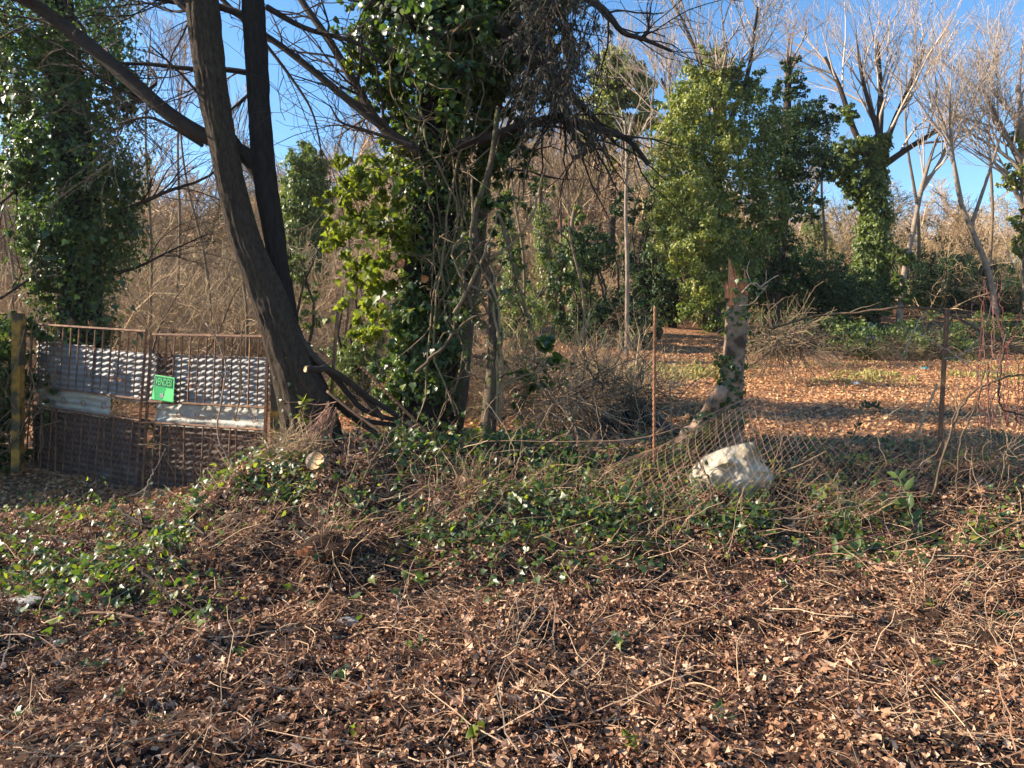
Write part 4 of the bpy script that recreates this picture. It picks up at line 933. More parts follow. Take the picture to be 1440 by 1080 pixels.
sheet(gl, G1, .05, 1.0, .575, .99, M['tin_rust'], -.1)
sheet(gr, G2, .0, .17, .12, .44, M['tin_rust'], -.08, label='dark narrow sheet')
sheet(gr, G2, .155, .98, .125, .45, M['tin'], -.1)
sheet(gr, G2, .04, .97, .44, .58, M['tin_light'], -.08, amp=.006, crumple=.06, label='pale crumpled strip of sheet')
sheet(gr, G2, .02, .97, .575, .99, M['tin_rust'], -.11)

# the green for-sale sign
sr = empty('for_sale_sign', tuple(G2(.155, .41, .04)), 'small green for-sale sign wired to the gate bars', 'sign')
c00 = G2(.085, .255, .05); c10 = G2(.262, .27, .05); c01 = G2(.07, .41, .06); c11 = G2(.258, .425, .045)
def S(u, v, off=0.):
    p = (c00*(1-u)+c10*u)*(1-v)+(c01*(1-u)+c11*u)*v; nn = norm(np.cross(c10-c00, c01-c00)); nn = nn if nn[1] < 0 else -nn
    return p+nn*off
def patchq(mb, pts, off, thick=.003):
    f = np.array([S(u, v, off) for u, v in pts]); b = np.array([S(u, v, off-thick) for u, v in pts]); n = len(pts)
    mb.add(np.vstack([f, b]), [(i, (i+1) % n, n+(i+1) % n, n+i) for i in range(n)], [(0, i, i+1) for i in range(1, n-1)]+[(n, n+i+1, n+i) for i in range(1, n-1)], .5)
mb = MB(); patchq(mb, [(0, 0), (1, 0), (1, 1), (0, 1)], 0); part(mb, 'board', M['green_sign'], sr, False)
mb = MB(); patchq(mb, [(.04, .06), (.93, .06), (.93, .42), (.04, .42)], .002, .001); part(mb, 'header', M['dark_green'], sr, False)
mb = MB(); patchq(mb, [(.05, .47), (.0, .97), (.16, .99), (.1, .8)], .002, .001); patchq(mb, [(.64, .47), (.97, .47), (.96, .98), (.52, .96), (.66, .66)], .002, .001)
patchq(mb, [(0, 0), (1, 0), (1, .035), (0, .035)], .002, .001); patchq(mb, [(.96, .04), (1, .04), (1, .98), (.97, .98)], .002, .001); part(mb, 'pale_print', M['light_green'], sr, False)
mb = MB(); patchq(mb, [(.36, .72), (.5, .7), (.54, .84), (.4, .9)], .003, .001); part(mb, 'grey_mark', M['stone'], sr, False)
tcv = bpy.data.curves.new('lettering', 'FONT'); tcv.body = 'VENDESI'; tcv.size = 1; tcv.extrude = .01; tcv.align_x = 'CENTER'; tcv.align_y = 'CENTER'
tob = bpy.data.objects.new('lettering_curve', tcv); COL.objects.link(tob)
bpy.context.view_layer.update()
tme = bpy.data.meshes.new_from_object(tob.evaluated_get(bpy.context.evaluated_depsgraph_get())); bpy.data.objects.remove(tob)
co = np.empty(len(tme.vertices)*3, np.float32); tme.vertices.foreach_get('co', co); co = co.reshape(-1, 3)
mn, mx = co.min(0), co.max(0); uu = .09+(co[:, 0]-mn[0])/(mx[0]-mn[0])*.79; vv = .38-(co[:, 1]-mn[1])/(mx[1]-mn[1])*.28
nv = np.array([S(a, b, .004+.002*(c > 0)) for a, b, c in zip(uu, vv, co[:, 2])])-np.array(sr.location)
tme.vertices.foreach_set('co', nv.astype(np.float32).ravel()); tme.update(); tme.materials.clear(); tme.materials.append(M['light_green'])
tme.name = 'lettering'; lo = bpy.data.objects.new('lettering', tme); COL.objects.link(lo); lo.parent = sr
mb = MB()
for a, b in ((S(.02, .02, .003), G2(.27, .26, .0)), (S(.97, .05, .003), G2(.29, .285, .0))): stick(mb, [a, b], .0015, .0015, 4, 4)
part(mb, 'tie_wire', M['wire'], sr)

# gate pillars
def pillar(px, y0, y1, Y, hw, label, m):
    a = U(px, y1, Y); b = U(px+1, y0, Y); mb = MB(); n = 24
    zs = np.linspace(0, 1, n)[:, None]; c = a*(1-zs)+b*zs
    sq = np.array([(-1, -1), (1, -1), (1, 1), (-1, 1)])*hw
    V = np.concatenate([np.stack([c[:, 0]+q[0]+RNG.normal(0, .003, n), c[:, 1]+q[1]+RNG.normal(0, .003, n), c[:, 2]], -1)[:, None] for q in sq], 1).reshape(-1, 3)
    i = np.arange(n*4).reshape(n, 4); nx = np.roll(i, -1, 1)
    mb.add(V, np.vstack([np.stack([i[:-1], nx[:-1], nx[1:], i[1:]], -1).reshape(-1, 4), [i[-1]]]))
    o = mb.build('gate_pillar', m, None, False, origin=tuple(a)); return tag(o, label, 'pillar')
pillar(25, 441, 662, 9.98, .055, 'yellow-lichened pillar half hidden by ivy at the gate left end', M['yellow_paint'])
pillar(391, 500, 668, 8.75, .07, 'lichened pillar at the gate right end behind the leaning trunk', M['yellow_paint'])

# ivy hedge on the left pillar
root = empty('ivy_hedge', tuple(U(8, 655, 10.3)), 'ivy hedge swallowing the yellow pillar at the left picture edge', 'hedge')
mb = MB()
for (px, py, rr, n) in ((5, 480, .36, 1300), (0, 530, .34, 1300), (-20, 600, .4, 1500), (-10, 640, .3, 1000), (62, 480, .12, 120), (20, 452, .16, 260), (16, 480, .2, 340), (34, 545, .18, 300), (20, 520, .12, 120), (14, 600, .2, 260), (38, 500, .12, 120), (30, 640, .15, 160), (60, 530, .12, 110), (55, 585, .14, 140), (-60, 500, .8, 3200), (-60, 600, .8, 2800), (-150, 540, 1., 3500), (38, 455, .2, 350), (72, 555, .12, 160)):
    shell_leaves(mb, U(px, py, 10.3), (rr, rr*.8, rr*.85), n, .065, T_IVY4, .6)
part(mb, 'foliage', M['ivy'], root, kind='stuff')
mb = MB(); n = 60; P0 = np.array([U(RNG.uniform(-80, 60), RNG.uniform(560, 655), 10.1) for _ in range(n)])
d = norm(RNG.normal(0, .5, (n, 3))+[0, 0, 1.]); P = np.empty((n, 7, 3)); P[:, 0] = P0; L = RNG.uniform(.5, 1.6, (n, 1))
for k in range(1, 7): d = norm(d+RNG.normal(0, .2, d.shape)); P[:, k] = P[:, k-1]+d*L/6
tubes(mb, P, .008, 4); part(mb, 'stems', M['liana'], root)
# stakes behind
def iron_rod(name, label, pts, Y, r, m='rust_bright', ribs=True, cat='rod', sides=8):
    P = catmull(UP(pts, Y), 120 if ribs else 30)
    R = r*(1+(.16*np.sign(np.sin(np.arange(len(P))*PI*.5+.7)) if ribs else 0)*np.ones(len(P)))
    mb = MB(); tubes(mb, P, R, sides, .6, True)
    return tag(mb.build(name, M[m], None, True, origin=tuple(P[0])), label, cat)
iron_rod('iron_stake', 'thin dark stake behind the gate at far left', [(25, 520), (18, 415)], 11.2, .012, 'rust', False, 'stake')
iron_rod('fence_rod', 'upright ribbed rusty reinforcing rod before the broken snag', [(920, 650), (920, 540), (921, 431)], 7.0, .014)
iron_rod('leaning_rod', 'slanting ribbed rusty rod below the big central tree', [(508, 516), (570, 578), (634, 643)], 7.2, .014)
iron_rod('iron_post', 'dark upright post between the leaning tree and the central tree', [(464, 606), (468, 530), (475, 438)], 7.6, .017, 'rust', False, 'post')
iron_rod('fence_post', 'tall rusty fence post at the right of the clearing', [(1319, 684), (1325, 560), (1332, 435)], 7.1, .021, 'rust', False, 'post')
iron_rod('thin_stake', 'short thin stake right of the ribbed reinforcing rod', [(947, 660), (942, 543)], 7.1, .009, 'liana', False, 'stake')
iron_rod('wooden_stake', 'leaning stake beside the tall fence post', [(1290, 610), (1318, 540)], 7.2, .012, 'twig', False, 'stake')

# ------------------------------------------------------------------ fallen chain-link fence
root = empty('wire_fence', tuple(U(1100, 700, 6.8)), 'sagging rusty diamond-mesh wire fence lying along the bank', 'fence')
gx = [(735, 735, 6.3), (880, 722, 6.25), (1010, 715, 6.15), (1130, 712, 6.2), (1250, 700, 6.6), (1370, 690, 6.75), (1480, 685, 6.8)]
gm = [(800, 680, 6.7), (920, 655, 6.5), (1030, 635, 6.28), (1130, 640, 6.35), (1245, 640, 6.9), (1370, 640, 6.95), (1480, 635, 7.)]
gt = [(900, 640, 7.0), (980, 600, 7.1), (1060, 562, 7.2), (1150, 570, 7.2), (1250, 590, 7.15), (1370, 588, 7.15), (1480, 570, 7.15)]
gB, gM, gT = UP(gx), UP(gm), UP(gt)
cB, cM, cT = catmull(gB, 200), catmull(gM, 200), catmull(gT, 200)
def mesh_pt(u, v):
    k = np.clip(u*199, 0, 198.99); i = k.astype(int); f = (k-i)[:, None]
    b = cB[i]*(1-f)+cB[i+1]*f; m = cM[i]*(1-f)+cM[i+1]*f; t = cT[i]*(1-f)+cT[i+1]*f; v = v[:, None]
    p = b*(1-v)*(1-2*v)+m*4*v*(1-v)+t*v*(2*v-1)
    p[:, 2] = np.maximum(p[:, 2]+(fbm(u*14, v[:, 0]*3, 2, 8)-.5)*.05, H(p[:, 0], p[:, 1])+.05)
    return p
nw = 58
for sg in (1, -1):
    for k in range(-14, nw+14):
        u0 = k/nw; du = .17*sg
        t = np.linspace(0, 1, 34); u = u0+du*t+np.sin(t*34*1.57)*.0006; ok = (u > 0) & (u < 1)
        if ok.sum() < 5: continue
        P = mesh_pt(u[ok], t[ok]); mb = MB(); tubes(mb, P, .0015, 3, RNG.random()); part(mb, 'wire', M['wire'], root)
for vv, r in ((0., .003), (1., .0032)):
    P = mesh_pt(np.linspace(0, .999, 80), np.full(80, vv)); mb = MB(); tubes(mb, P, r, 4, .3); part(mb, 'line_wire', M['wire'], root)
# barbed strand
P = catmull(UP([(610, 628, 7.2), (700, 620, 7.15), (800, 621, 7.1), (920, 612, 7.05), (1050, 560, 7.2)]), 90); mb = MB(); tubes(mb, P, .004, 4, .4)
for i in range(3, 88, 5):
    d = RNG.normal(0, 1, 3); d /= np.linalg.norm(d); stick(mb, [P[i]-d*.02, P[i]+d*.02], .002, .002, 3, 3)
tag(mb.build('barbed_wire', M['wire'], None, origin=tuple(P[0])), 'rusty barbed wire strand stretched above the ivy bank', 'wire')

# ------------------------------------------------------------------ crumpled sack
Yb = 6.72
ctl = [[(975, 655, .06), (990, 640, .1), (1020, 628, .08), (1045, 622, .05), (1060, 620, .02)],
       [(970, 668, .04), (992, 662, -.02), (1022, 650, -.1), (1050, 640, -.02), (1068, 648, .06)],
       [(972, 678, .02), (1000, 668, -.1), (1030, 660, -.04), (1052, 660, -.12), (1086, 664, .08)],
       [(980, 688, .0), (1000, 688, -.02), (1032, 682, -.14), (1055, 684, -.1), (1088, 676, .1)],
       [(992, 698, .04), (1014, 700, -.04), (1036, 703, -.08), (1056, 700, .0), (1076, 694, .1)]]
C0 = np.array([[U(a, b, Yb+c) for a, b, c in row] for row in ctl])
def lin(p, n):
    t = np.linspace(0, len(p)-1-1e-6, n); i = t.astype(int); f = (t-i)[:, None]; f = f*.7+.3*f*f*(3-2*f); return p[i]*(1-f)+p[i+1]*f
rows = np.array([lin(r, 33) for r in C0]); G = np.array([lin(rows[:, j], 33) for j in range(33)]).transpose(1, 0, 2)
ii, jj = np.meshgrid(np.arange(33), np.arange(33), indexing='ij')
cr = np.abs(fbm(ii*.14+jj*.1, jj*.17-ii*.05, 2, 91)-.5)*.14+np.abs(fbm(ii*.1+jj*.42+9, jj*.08-ii*.22, 3, 95)-.5)*.1
Gf = G.copy(); Gf[..., 1] -= cr
Gb = G.copy(); Gb[..., 1] += .13*np.sin(ii/32*PI)*np.sin(jj/32*PI)+.02; Gb[..., 2] -= .02
root = empty('crumpled_sack', tuple(U(1030, 706, Yb)), 'crumpled white sack with painted shade patches lying behind the wire mesh', 'sack')
mb = MB(); idx = np.arange(33*33).reshape(33, 33)
q = np.stack([idx[:-1, :-1], idx[1:, :-1], idx[1:, 1:], idx[:-1, 1:]], -1).reshape(-1, 4)
border = np.concatenate([idx[0, :-1], idx[:-1, -1], idx[-1, :0:-1], idx[:0:-1, 0]]); nb2 = np.roll(border, -1)
mb.add(np.concatenate([Gf.reshape(-1, 3), Gb.reshape(-1, 3)]), np.vstack([q, q[:, ::-1]+1089, np.stack([border, border+1089, nb2+1089, nb2], -1)]))
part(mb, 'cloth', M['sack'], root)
mb = MB(); stick(mb, UP([(995, 690), (997, 670), (1008, 659), (1022, 664), (1033, 678), (1036, 694), (1026, 706), (1024, 712)], Yb-.15), .006, .009, 30, 7, .003)
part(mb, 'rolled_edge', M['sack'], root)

# ------------------------------------------------------------------ cut wood by the leaning tree
def log(name, label, pts, Y, r0, r1, m='bark', cat='log', face=True, face_end=0, ell=1., group=None, fm='fresh'):
    P = UP(pts, Y); root = empty(name, tuple(P[0]), label, cat, group)
    mb = MB(); stick(mb, P, r0, r1, 24, 12, r0*.07, True); part(mb, 'bark', M[m], root)
    if face:
        e = P[0] if face_end == 0 else P[-1]; nx = (P[0]-P[1]) if face_end == 0 else (P[-1]-P[-2]); rr = r0 if face_end == 0 else r1
        mb = MB(); disc(mb, e, nx, rr*.98, .008, 20, ell); part(mb, 'cut_face', M[fm], root)
    return root
log('cut_log', 'short log with pale round cut face below the leaning tree', [(443, 648, 6.6), (458, 662, 6.85), (472, 676, 7.1)], 6.9, .08, .08, 'pale_bark')
log('cut_branch', 'cut dark branch with a pale end resting against the trunk', [(430, 519, 7.0), (470, 523, 7.2), (520, 560, 7.4), (560, 585, 7.5)], 7.2, .03, .026, 'bough')
for i, (pts, a, b, lab) in enumerate([([(418, 470), (450, 510), (500, 545), (540, 590)], .036, .025, 'thick dark cut bough sloping down from the leaning tree, topmost of its pile'),
        ([(425, 490), (470, 530), (510, 575), (560, 592)], .032, .022, 'dark cut bough under the topmost bough of the pile'),
        ([(470, 560), (510, 590), (560, 598)], .034, .022, 'low dark bough lying towards the central trunk'),
        ([(440, 530), (480, 575), (530, 610)], .035, .025, 'dark bough closest to the trunk base in the pile')]):
    log('dark_bough', lab, pts, 7.45+.06*i, a, b, 'bough', 'branch', False)
log('pale_pole', 'thin pale cut pole lying beneath the dark bough pile', [(460, 550, 7.0), (500, 582, 6.95), (536, 607, 6.9)], 7, .013, .011, 'twig', 'branch', False)
def shard(name, label, a, b, Y, wd, m, cat='wood piece'):
    a = U(*a, Y); b = U(*b, Y-.1); d = norm(b-a); sx = norm(np.cross(d, [0, 1., .2])); mb = MB(); n = 9; t = np.linspace(0, 1, n)
    pr = wd*np.array([.35, .8, 1, .95, 1.05, .8, .7, .4, .05]); V = []
    for k in range(n):
        c = a+(b-a)*t[k]+RNG.normal(0, .004, 3)
        V += [c-sx*pr[k]+[0, 0, 0], c+sx*pr[k], c+sx*pr[k]*.8+[0, .03, 0], c-sx*pr[k]*.8+[0, .03, 0]]
    i = np.arange(n*4).reshape(n, 4); nx = np.roll(i, -1, 1)
    mb.add(V, np.vstack([np.stack([i[:-1], nx[:-1], nx[1:], i[1:]], -1).reshape(-1, 4), [i[0], i[-1]]]), None, .5)
    return tag(mb.build(name, M[m], None, False, origin=tuple(a)), label, cat)
shard('wood_shard', 'pale pointed wood sliver before the gate right end', (345, 665), (379, 631), 7.0, .035, 'fresh')
shard('split_plank', 'split orange wood slab behind the leaning trunk', (445, 535), (421, 484), 7.75, .05, 'orange_wood')
shard('bark_piece', 'small orange bark flake on the leaf litter below the root clump', (418, 782), (436, 770), 5.6, .025, 'orange_wood')
shard('weathered_board', 'brown weathered board end half buried in the ivy bank', (672, 645), (724, 652), 7.0, .06, 'board')
shard('bark_strip', 'long dry bark strip in the lower right leaf litter', (1125, 985), (1172, 1015), 3.75, .016, 'fresh')
# fibrous roots at the tree foot
mb = MB(); n = 260; t = RNG.random(n)
P0 = np.array([U(470-70*a+RNG.normal(0, 7), 570+110*a+RNG.normal(0, 8), 7.05-.1*a+RNG.normal(0, .06)) for a in t])
d = norm(np.stack([-.5+RNG.normal(0, .25, n), RNG.normal(0, .2, n), -1+RNG.normal(0, .3, n)], -1)); P = np.empty((n, 6, 3)); P[:, 0] = P0; L = RNG.uniform(.2, .55, (n, 1))
for k in range(1, 6): d = norm(d+RNG.normal(0, .18, d.shape)); P[:, k] = P[:, k-1]+d*L/5
tubes(mb, P, RNG.uniform(.0025, .006, (n, 1))*np.linspace(1, .5, 6)[None], 4)
tag(mb.build('root_bundle', mat('reddish_root', [(.2, .11, .08), (.33, .2, .14), (.26, .15, .11)], .85), None, origin=tuple(P0[0])), 'bundle of reddish fibrous roots and vines at the leaning tree foot', 'roots')
def tangle(name, label, px, py, Y, rx, rz, n, m, cat='root clump', lr=(.15, .5), rad=.0035, clod=True):
    c = U(px, py, Y); root = empty(name, (c[0], c[1], float(H(c[0], c[1]))), label, cat)
    if clod:
        V = norm(RNG.normal(size=(1, 3))); mb = MB(); nu, nv = 26, 16
        uu, vv = np.meshgrid(np.linspace(0, 2*PI, nu, endpoint=False), np.linspace(.02, PI-.02, nv)); rr = .6+.8*fbm(uu*2+px, vv*2.4, 3, 71)
        e = np.clip(np.minimum(uu, 2*PI-uu)/.8, 0, 1); rr = rr*e+1.*(1-e)
        V = np.stack([c[0]+rx*rr*np.sin(vv)*np.cos(uu), c[1]+rx*.8*rr*np.sin(vv)*np.sin(uu), c[2]+rz*.7*rr*np.cos(vv)], -1).reshape(-1, 3)
        i = np.arange(nu*nv).reshape(nv, nu); nx = np.roll(i, -1, 1); mb.add(V, np.stack([i[:-1], i[1:], nx[1:], nx[:-1]], -1).reshape(-1, 4)); part(mb, 'soil_clod', M['soil'], root)
    mb = MB(); d = norm(RNG.normal(size=(n, 3))); P = np.empty((n, 6, 3)); P[:, 0] = c+d*np.array([rx, rx*.8, rz])*RNG.uniform(.3, 1, (n, 1)); d = norm(d*.6+RNG.normal(0, .6, (n, 3))); L = RNG.uniform(*lr, (n, 1))
    for k in range(1, 6): d = norm(d+RNG.normal(0, .35, d.shape)-[0, 0, .05]); P[:, k] = P[:, k-1]+d*L/5
    P[..., 2] = np.maximum(P[..., 2], H(P[..., 0], P[..., 1])+.005)
    tubes(mb, P, RNG.uniform(.5, 1.3, (n, 1))*rad*np.linspace(1, .5, 6)[None], 3); part(mb, 'fibres', M[m], root)
tangle('root_clump', 'dark upturned root clump on the bank below the cut log', 470, 768, 5.75, .2, .13, 160, 'twig')
tangle('root_clump', 'earthy root clod in the leaf litter at the right', 1310, 868, 4.9, .14, .1, 130, 'twig')
tangle('root_clump', 'dark earth clod at the lower right picture edge', 1400, 905, 4.5, .14, .09, 120, 'twig')
tangle('root_clump', 'brown root clump in the middle foreground litter', 705, 925, 4.3, .1, .06, 130, 'twig')
tangle('dry_fern_heap', 'heap of dry reddish twigs left of the dark ivy hollow', 665, 705, 6.6, .35, .18, 420, 'twig', 'brush pile', (.2, .6), .003, False)
tangle('dry_fern_heap', 'feathery dry brush at the foot of the leaning tree', 415, 640, 6.9, .25, .25, 300, 'tan_brush', 'brush pile', (.15, .4), .003, False)
tangle('brush_pile', 'dark brush pile over a black sheet behind the small crooked tree', 850, 560, 9.2, .75, .35, 420, 'liana', 'brush pile', (.4, 1.1), .006, False)
tangle('brush_pile', 'tangled thin brush right of the small crooked tree', 770, 560, 8.4, .5, .3, 350, 'twig', 'brush pile', (.3, .9), .004, False)
tangle('brush_pile', 'brushwood heap with pale twigs right of the broken snag', 1095, 478, 15, .7, .35, 260, 'liana', 'brush pile', (.5, 1.3), .009, False)
for (px, py, Yq, rr, n_, lab) in ((545, 690, 6.7, .35, 200, 'tangle of dry stems on the bank below the leaning rod'), (600, 740, 6.2, .4, 220, 'cut dry stems at the foot of the bank in the middle'), (760, 690, 6.7, .4, 200, 'reddish dry stems at the dark ivy hollow right side'), (860, 690, 6.6, .4, 200, 'dry stems on the bank left of the reinforcing rod'), (930, 760, 6.0, .35, 190, 'brambly stems at the bank foot below the sack'), (1180, 720, 6.3, .4, 200, 'dry stems at the bank foot right of the sack'), (350, 760, 6.0, .3, 150, 'dry stems in the left ivy patch'), (1400, 640, 7.0, .5, 260, 'tangled stems at the right picture edge by the red shoots')):
    tangle('stem_tangle', lab, px, py, Yq, rr, .14, int(n_*.7), 'twig', 'brush pile', (.15, .5), .0022, False)
# black sheet
mb = MB(); nu = 20; uu, vv = np.meshgrid(np.linspace(0, 1, nu), np.linspace(0, 1, nu)); X = -1*0+1.0+uu*.95; Yy = 9.0+vv*.7
Z = H(X, Yy)+.06+.34*np.sin(uu*PI)*np.sin(np.clip(vv*1.2, 0, 1)*PI*.5)+.1*(fbm(uu*5, vv*5, 3, 4)-.5)
i = np.arange(nu*nu).reshape(nu, nu); mb.add(np.stack([X, Yy, Z], -1).reshape(-1, 3), np.stack([i[:-1, :-1], i[:-1, 1:], i[1:, 1:], i[1:, :-1]], -1).reshape(-1, 4))
o = mb.build('black_sheet', M['black'], None, origin=(1.4, 9., 1.)); tag(o, 'crumpled black plastic sheet under the dark brush pile', 'plastic sheet')
o.modifiers.new('thickness', 'SOLIDIFY').thickness = .004

# ------------------------------------------------------------------ stones and litter
def rock(name, label, px, py, Y, sz, m='stone', cat='stone', flat=.6, seed=0):
    c = U(px, py, Y); c[2] = float(H(c[0], c[1]))+sz*flat*.3
    nu, nv = 22, 14; uu, vv = np.meshgrid(np.linspace(0, 2*PI, nu, endpoint=False), np.linspace(.02, PI-.02, nv))
    D = np.stack([np.sin(vv)*np.cos(uu), np.sin(vv)*np.sin(uu), np.cos(vv)], -1); r = np.ones(uu.shape)*1.
    rg = np.random.default_rng(seed)
    for _ in range(11):
        n = norm(rg.normal(size=3)); h = rg.uniform(.6, .85); dt = D@n; r = np.minimum(r, np.where(dt > .05, h/np.maximum(dt, .05), 9))
    V = (D*r[..., None]*sz*np.array([1.2, .9, flat])+c).reshape(-1, 3); i = np.arange(nu*nv).reshape(nv, nu); nx = np.roll(i, -1, 1)
    mb = MB(); mb.add(V, np.stack([i[:-1], i[1:], nx[1:], nx[:-1]], -1).reshape(-1, 4), None, rg.random())
    return tag(mb.build(name, M[m], None, False, origin=tuple(c)), label, cat)
rock('stone', 'pale grey stone alone in the middle of the leaf litter', 490, 865, 4.95, .065, seed=3)
rock('stone', 'flat pale stone near the left picture edge', 36, 860, 5.0, .1, flat=.35, seed=5)
rock('stone', 'small whitish stone below the flat pale stone', 83, 905, 4.5, .05, seed=8)
rock('stone', 'grey stone block standing at the far edge of the wood', 1218, 452, 24, .35, flat=1.3, seed=9)
rock('stone', 'tiny pale stone at the lower left in the litter', 282, 925, 4.3, .03, seed=13)
def trash(label, px, py, Y, sz, m, sd): rock('plastic_scrap', label, px, py, Y, sz, m, 'litter', .5, sd)
trash('teal plastic scrap at the back edge of the clearing', 1300, 517, 17.5, .09, 'teal_trash', 21)
trash('white plastic scrap in the clearing right of the reinforcing rod', 1203, 533, 15, .08, 'white_trash', 22)
trash('white plastic scrap on the ground left of the reinforcing rod', 886, 524, 13.5, .12, 'white_trash', 23)

# ------------------------------------------------------------------ distinct canes, sticks and shoots
def cane(label, pts, Y, r0, r1, m='pale_twig', side=0, name='dry_cane', cat='branch', group=None, ln=(.15, .5), onground=False, wob=.006):
    P = catmull(UP(pts, Y), 26)
    q = RNG.normal(0, wob, P.shape); q[0] = 0; P = P+q
    if onground: P[:, 2] = np.maximum(P[:, 2], H(P[:, 0], P[:, 1])+r0*.8)
    R = np.linspace(r0, r1, 26); mb = MB(); tubes(mb, P, R, 6, None, True)
    if side:
        P2, R2 = sprout(P[None], R[None], side, ln, .6, .05, .2, 6, .15, .95, .6, .0016); tubes(mb, P2, R2, 4)
    return tag(mb.build(name, M[m], None, origin=tuple(P[0])), label, cat, group)
cane('long arching pale cane crossing before the wood at the right', [(1085, 462, 8), (1150, 445, 7.8), (1230, 436, 7.4), (1290, 432, 7.2), (1340, 445, 7.1), (1400, 478, 6.9), (1450, 500, 6.8)], 7.2, .011, .013, 'liana', 6)
cane('bent pale cane hanging below the arching cane', [(1305, 437), (1290, 455), (1278, 480), (1270, 500), (1262, 520)], 7.2, .007, .003, 'pale_twig', 2)
cane('dark bent stem at the right picture edge', [(1415, 470), (1408, 520), (1405, 570), (1425, 580), (1450, 588)], 6.6, .008, .008, 'bough', 3)
cane('curving thin bough before the clearing at the right edge', [(1310, 700), (1340, 600), (1360, 560), (1400, 535), (1450, 525)], 6.6, .01, .008, 'liana', 6)
cane('thin pale forked twig crossing the tall fence post', [(1290, 470), (1330, 490), (1370, 520), (1420, 525)], 6.9, .006, .003, 'pale_twig', 6)
cane('pale twig fanning from the middle of the fence post', [(1328, 505), (1350, 500), (1372, 480), (1385, 470)], 6.95, .005, .003, 'pale_twig', 5)
cane('slim sloping cane right of the broken snag', [(1030, 530), (1070, 505), (1098, 478), (1130, 458)], 7.9, .007, .003, 'liana', 5)
cane('reddish curved cane in front of the sunny clearing', [(1160, 640), (1150, 610), (1125, 578), (1105, 565)], 7.0, .005, .003, 'twig', 2)
cane('greenish bent stick lying on the ivy left of the sack', [(680, 742, 6.0), (760, 727, 6.1), (858, 718, 6.15), (900, 685, 6.3), (945, 665, 6.5)], 6.2, .011, .006, 'moss', 3, onground=True)
cane('crooked pale stick poking from the sack front', [(968, 635), (990, 660), (1000, 690), (1004, 735)], 6.3, .009, .011, 'liana', 0)
cane('long brown stick lying across the lower left ivy', [(95, 862, 4.9), (170, 865, 4.8), (240, 880, 4.7), (330, 905, 4.5), (410, 915, 4.4)], 4.6, .011, .007, 'twig', 6, onground=True)
cane('dark diagonal stick over the left ivy patch', [(185, 790, 5.4), (230, 830, 5.2), (300, 875, 4.9)], 5.2, .012, .006, 'bough', 4, onground=True)
cane('upper dark branch at the start of the left ivy patch', [(163, 713, 6.9), (200, 738, 6.5), (228, 745, 6.3)], 6.5, .016, .01, 'bough', 5, onground=True)
cane('thin upright pale twig in front of the gate', [(202, 700), (208, 680), (217, 660)], 7.2, .006, .003, 'pale_twig', 2)
cane('tall pale creeper stem climbing before the right gate leaf', [(333, 675), (318, 640), (306, 610), (312, 560), (318, 520), (305, 478), (290, 455)], 8.3, .011, .006, 'pale_twig', 5)
cane('second pale creeper stem crossing the right gate leaf', [(330, 590), (340, 540), (335, 500), (342, 460), (350, 430)], 8.4, .007, .004, 'liana', 4)
cane('dry twig hanging in front of the gate centre', [(195, 625), (240, 628), (290, 655), (325, 655)], 8.6, .006, .003, 'liana', 4)
cane('leafless climbing stem above the gate at the left', [(215, 500), (222, 465), (240, 430), (262, 400)], 9.8, .014, .006, 'liana', 6)
cane('dark upright twig on the bank below the leaning rod', [(490, 690), (488, 650), (493, 605)], 6.6, .006, .003, 'twig', 1)
cane('yellowish forked stick on the bank below the leaning rod', [(505, 690), (520, 655), (538, 625), (542, 600)], 6.5, .01, .005, 'liana', 3)
cane('purplish long stem slanting up through the right litter', [(985, 858, 5.0), (1080, 815, 5.3), (1180, 765, 5.7), (1290, 742, 6.)], 5.4, .006, .004, 'red_stem', 2, onground=True)
cane('pale forked stick under the sack on the bank', [(1005, 722, 6.2), (1060, 726, 6.15), (1120, 730, 6.1), (1200, 712, 6.15), (1240, 690, 6.3)], 6.2, .008, .005, 'twig', 4, onground=True)
cane('cut upright twig stub in the litter below the fence', [(912, 797), (914, 770), (913, 738)], 5.9, .009, .008, 'liana', 0)
cane('thin upright stem in the middle of the litter', [(557, 950), (555, 900), (560, 838)], 4.6, .005, .003, 'pale_twig', 1)
cane('red-brown upright stalk behind the foreground root clump', [(650, 945), (648, 910), (646, 870)], 4.5, .005, .003, 'twig', 1)
cane('dry stalk rising at the right edge of the ivy bank', [(1345, 810, 5.7), (1365, 760, 5.9), (1385, 700, 6.2)], 6, .006, .004, 'twig', 2)
cane('curved brown cane standing at the right of the fence post', [(1350, 735), (1345, 680), (1352, 620), (1372, 570), (1385, 520)], 6.5, .007, .005, 'liana', 4)
cane('pale straight stick at the lower right litter', [(1330, 800, 5.4), (1390, 812, 5.3), (1445, 790, 5.4)], 5.4, .008, .005, 'twig', 3, onground=True)
# red dogwood-like shoots
for i in range(16):
    px = RNG.uniform(1375, 1450); tx = px+RNG.normal(0, 26)
    cane('slender red shoot in the thicket at the right edge', [(px, 600), (px+RNG.normal(0, 6), 510), (tx, RNG.uniform(365, 430))], RNG.uniform(6.5, 8), .0042, .002, 'red_stem', 2, 'red_shoot', 'shoot', 'red shoots at the right edge', (.2, .6))
